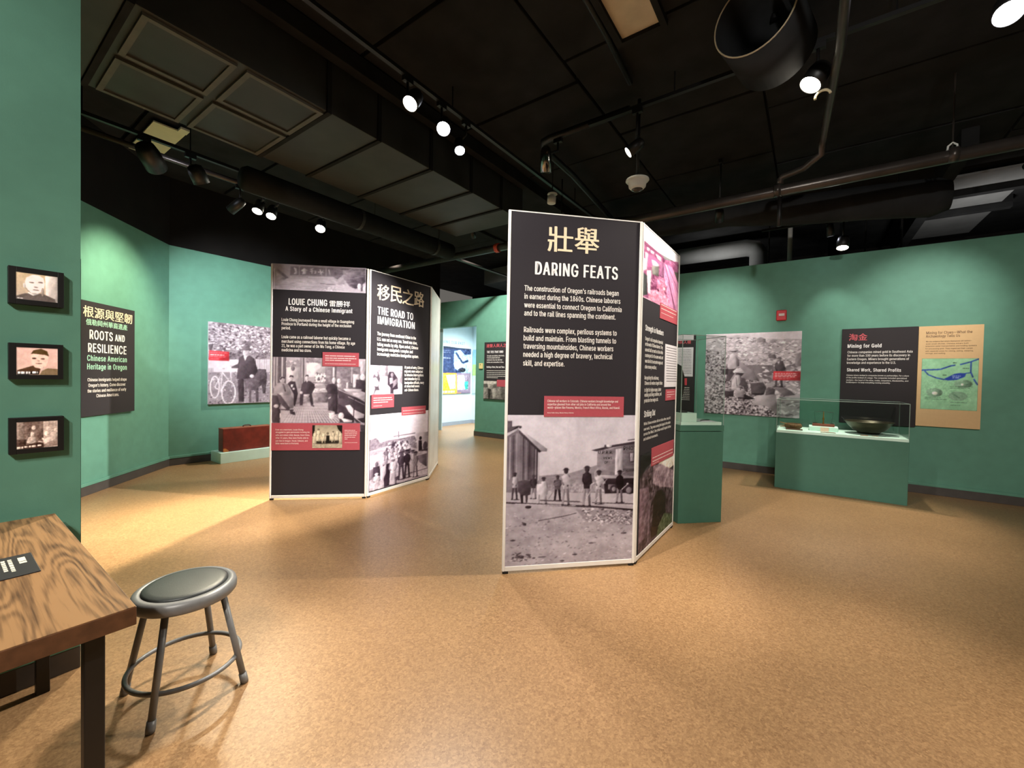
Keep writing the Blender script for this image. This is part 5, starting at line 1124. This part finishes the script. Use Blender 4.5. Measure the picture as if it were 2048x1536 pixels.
# grey acoustic boards between black joists, beyond the wall at right
for i, (y0, y1) in enumerate(((7.50, 7.98), (8.12, 8.80), (8.96, 10.3))):
    t = thing('acoustic_board', ('nearest', 'middle', 'farthest')[i] + ' of three grey ceiling boards beyond the right wall', 'ceiling board', (1.35, y0, 3.96), 0, 'grey boards beyond the wall')
    box('board', GREYB, 0, 0.78, 0, y1 - y0, 0, 0.03, t, bevel=0.003)
for i, y in enumerate((7.99, 8.82)):
    t = thing('ceiling_joist', ('near', 'far')[i] + ' black joist between the grey boards beyond the wall', 'joist', (1.34, y, 3.88), 0, 'black joists beyond the wall')
    box('joist', BLACK, 0, 0.9, 0, 0.11, 0, 0.169, t)
t = thing('steel_beam', 'black beam along the grey boards beyond the wall', 'beam', (1.2, 6.2, 3.80))
box('beam_web', BLACK, 0, 0.13, 0, 4.6, 0, 0.24, t)
# dark backing boxes above the far wall
t = thing('air_duct', 'grey lit duct underside over the doorway wall', 'duct', (-6.6, 8.0, 3.60))
MB().prism([(0, 0), (3.6, -0.4), (3.6, 1.6), (0, 1.2)], 0, 0.35).build('duct_section', mat('grey_duct', '#5b5c5a', 0.7, noise=(3, 0.15)), t)

# light tile, loose pale tile, dome camera, sensor, hook
t = thing('ceiling_light', 'square pale ceiling light panel at the top of the picture', 'ceiling light', (-1.27, 2.72, 3.985))
box('diffuser', mat('diffuser', '#cfc3ae', 0.5, noise=(6, 0.12)), 0.02, 0.305, -0.30, 0.413, 0.0, 0.012, t)
b = MB(); b.quad_box(-0.03, 0.018, -0.32, 0.455, -0.03, 0.05).quad_box(0.307, 0.35, -0.32, 0.455, -0.03, 0.05).quad_box(0.018, 0.307, 0.415, 0.455, -0.03, 0.05)
b.build('light_frame', BLACK, t)
t = thing('pale_tile', 'loose pale rectangular tile above the left lamp track', 'tile', (-6.55, 1.39, 3.94))
box('tile_sheet', mat('pale_tile', '#d9d6ae', 0.8, noise=(10, 0.03)), 0, 0.92, 0, 0.28, 0, 0.015, t)
box('tab', mat('pale_tile', '#d9d6ae', 0.8), 0.925, 1.03, 0.20, 0.28, -0.01, 0.012, t)

t = thing('dome_camera', 'white dome security camera hanging from a thin pole', 'camera', (-1.385, 3.93, 3.14))
MB().lathe([(0.0, 0.125), (0.072, 0.123), (0.105, 0.115), (0.108, 0.104), (0.100, 0.095), (0.084, 0.085), (0.078, 0.045), (0.055, 0.022), (0.0, 0.02)][::-1], 32).build('housing', PLAST, t, smooth=True)
MB().lathe([(0.0, 0.0), (0.025, 0.002), (0.045, 0.012), (0.054, 0.024), (0.0, 0.026)], 24).build('dome', mat('smoked_dome', '#4c4440', 0.08, noise=(10, 0.2)), t, smooth=True)
MB().tube([(0, 0, 0.126), (0, 0, CEIL - 3.142)], 0.016, 12).build('pole', BLKMET, t, smooth=True)
t = thing('motion_sensor', 'small white swivel sensor hanging over the Daring Feats panel', 'sensor', (-2.55, 4.33, 3.47))
MB().lathe([(0.0, 0.075), (0.055, 0.073), (0.06, 0.062), (0.04, 0.052), (0.0, 0.05)][::-1], 22).build('mount', PLAST, t, smooth=True)
MB().tube([(0, 0, 0.05), (0.005, 0, 0.038), (0.0, -0.01, 0.03), (-0.003, -0.012, -0.045), (-0.003, -0.012, -0.05)], [0.02, 0.03, 0.052, 0.050, 0.040], 18).build('sensor_head', PLAST, t, smooth=True)
MB().tube([(0, 0, 0.074), (0, 0, CEIL - 3.472)], 0.006, 8).build('stem', BLACK, t)
t = thing('pipe_hook', 'small pale open hook beside the branch pipe', 'hook', (0.02, 3.75, 3.42))
MB().tube([(0.045 * math.cos(a), 0, 0.045 * math.sin(a)) for a in np.linspace(0.2, 3.3, 14)], 0.009, 8).build('hook', mat('hook_pale', '#cbbf9d', 0.5, noise=(20, 0.05)), t, smooth=True)

# ------------------------------------------------------------------ lamp tracks and spotlights
def track(label, p, q):
    t = thing('lamp_track', label, 'lamp track', p, 0, 'lamp tracks')
    d = Vector(q) - Vector(p)
    if abs(d.y) > abs(d.x):
        box('rail', CANB, -0.018, 0.018, 0, d.y, -0.012, 0.018, t)
    else:
        box('rail', CANB, 0, d.x, -0.018, 0.018, -0.012, 0.018, t)
    for f in (0.18, 0.5, 0.82):
        MB().tube([d * f + Vector((0, 0, 0.019)), Vector((d.x * f, d.y * f, CEIL - 0.058 - p[2]))], 0.006, 6).build('stem', CANB, t)
    return t

track('black lamp track at far left under the big duct', (-4.95, -0.4, 3.47), (-4.95, 1.92, 3.47))
track('black lamp track carrying the two brightest lamps', (-2.72, -1.0, 3.78), (-2.72, 6.6, 3.78))
track('black lamp track above the right lamps', (-1.8, 3.72, 3.80), (2.6, 3.72, 3.80))
track('black lamp track beyond the right wall', (-0.6, 6.75, 3.45), (1.1, 6.75, 3.45))

def spotlight(pos, aim, label, lit=1, r=0.055, length=0.16, m=None, mount=('y', -2.72, 3.768), light=None):
    m = CHROME if m == 'chrome' else m
    t = thing('spotlight', label, 'spotlight', pos, 0, 'track spotlights')
    v = (Vector(aim) - Vector(pos)).normalized()
    q = v.to_track_quat('-Z', 'Y').to_matrix().to_4x4()
    can = MB().lathe([(r * 0.93, 0.0), (r, 0.0), (r, length * .62), (r * .86, length * .9), (r * .45, length), (0.0, length)], 24)
    can.lathe([(r * 0.93, 0.0), (r * 0.9, 0.035), (0.0, 0.036)], 24)
    can.f = [f for f in can.f if len(f) < 20]
    can.xform(q).build('can', m or CANB, t, smooth=True)
    lm = emat('lamp_lens_%s' % lit, ('#fff3df', '#eef2ff')[lit == 2], (0.0, 30.0, 30.0, 6.0)[lit]) if lit else mat('dark_lens', '#2c2a2a', 0.1, noise=(20, 0.1))
    MB().lathe([(0.0, 0.006), (r * .9, 0.003), (r * .9, 0.010), (0.0, 0.012)], 20).xform(q).build('lens', lm, t, smooth=True)
    back = -v * (length * 0.55)
    kind, c0, mz = mount
    mz -= pos[2]
    ax = c0 - pos[0] if kind == 'y' else back.x
    ay = c0 - pos[1] if kind == 'x' else back.y
    MB().tube([back + Vector((0, 0, r * .6)), Vector((ax, ay, max(back.z + r * .8, mz - 0.12))), Vector((ax, ay, mz - 0.036))], 0.011, 8).build('arm', CANB, t, smooth=True)
    hx, hy = (0.018, 0.045) if kind != 'x' else (0.045, 0.018)
    box('adapter', CANB, ax - hx, ax + hx, ay - hy, ay + hy, mz - 0.040, mz - 0.0005, t)
    if light:
        w, deg, bl, tone = light
        lo = spot(tuple(Vector(pos) + v * 0.012), aim, w, deg, bl, tone, r * 0.8)
        lo.location = v * 0.03
        lo.parent = t
    return t

for a in LAMPS:
    spotlight(*a[:3], **a[3])

for a in UNSEEN_LAMPS:
    spot(*a)
set_lettering()
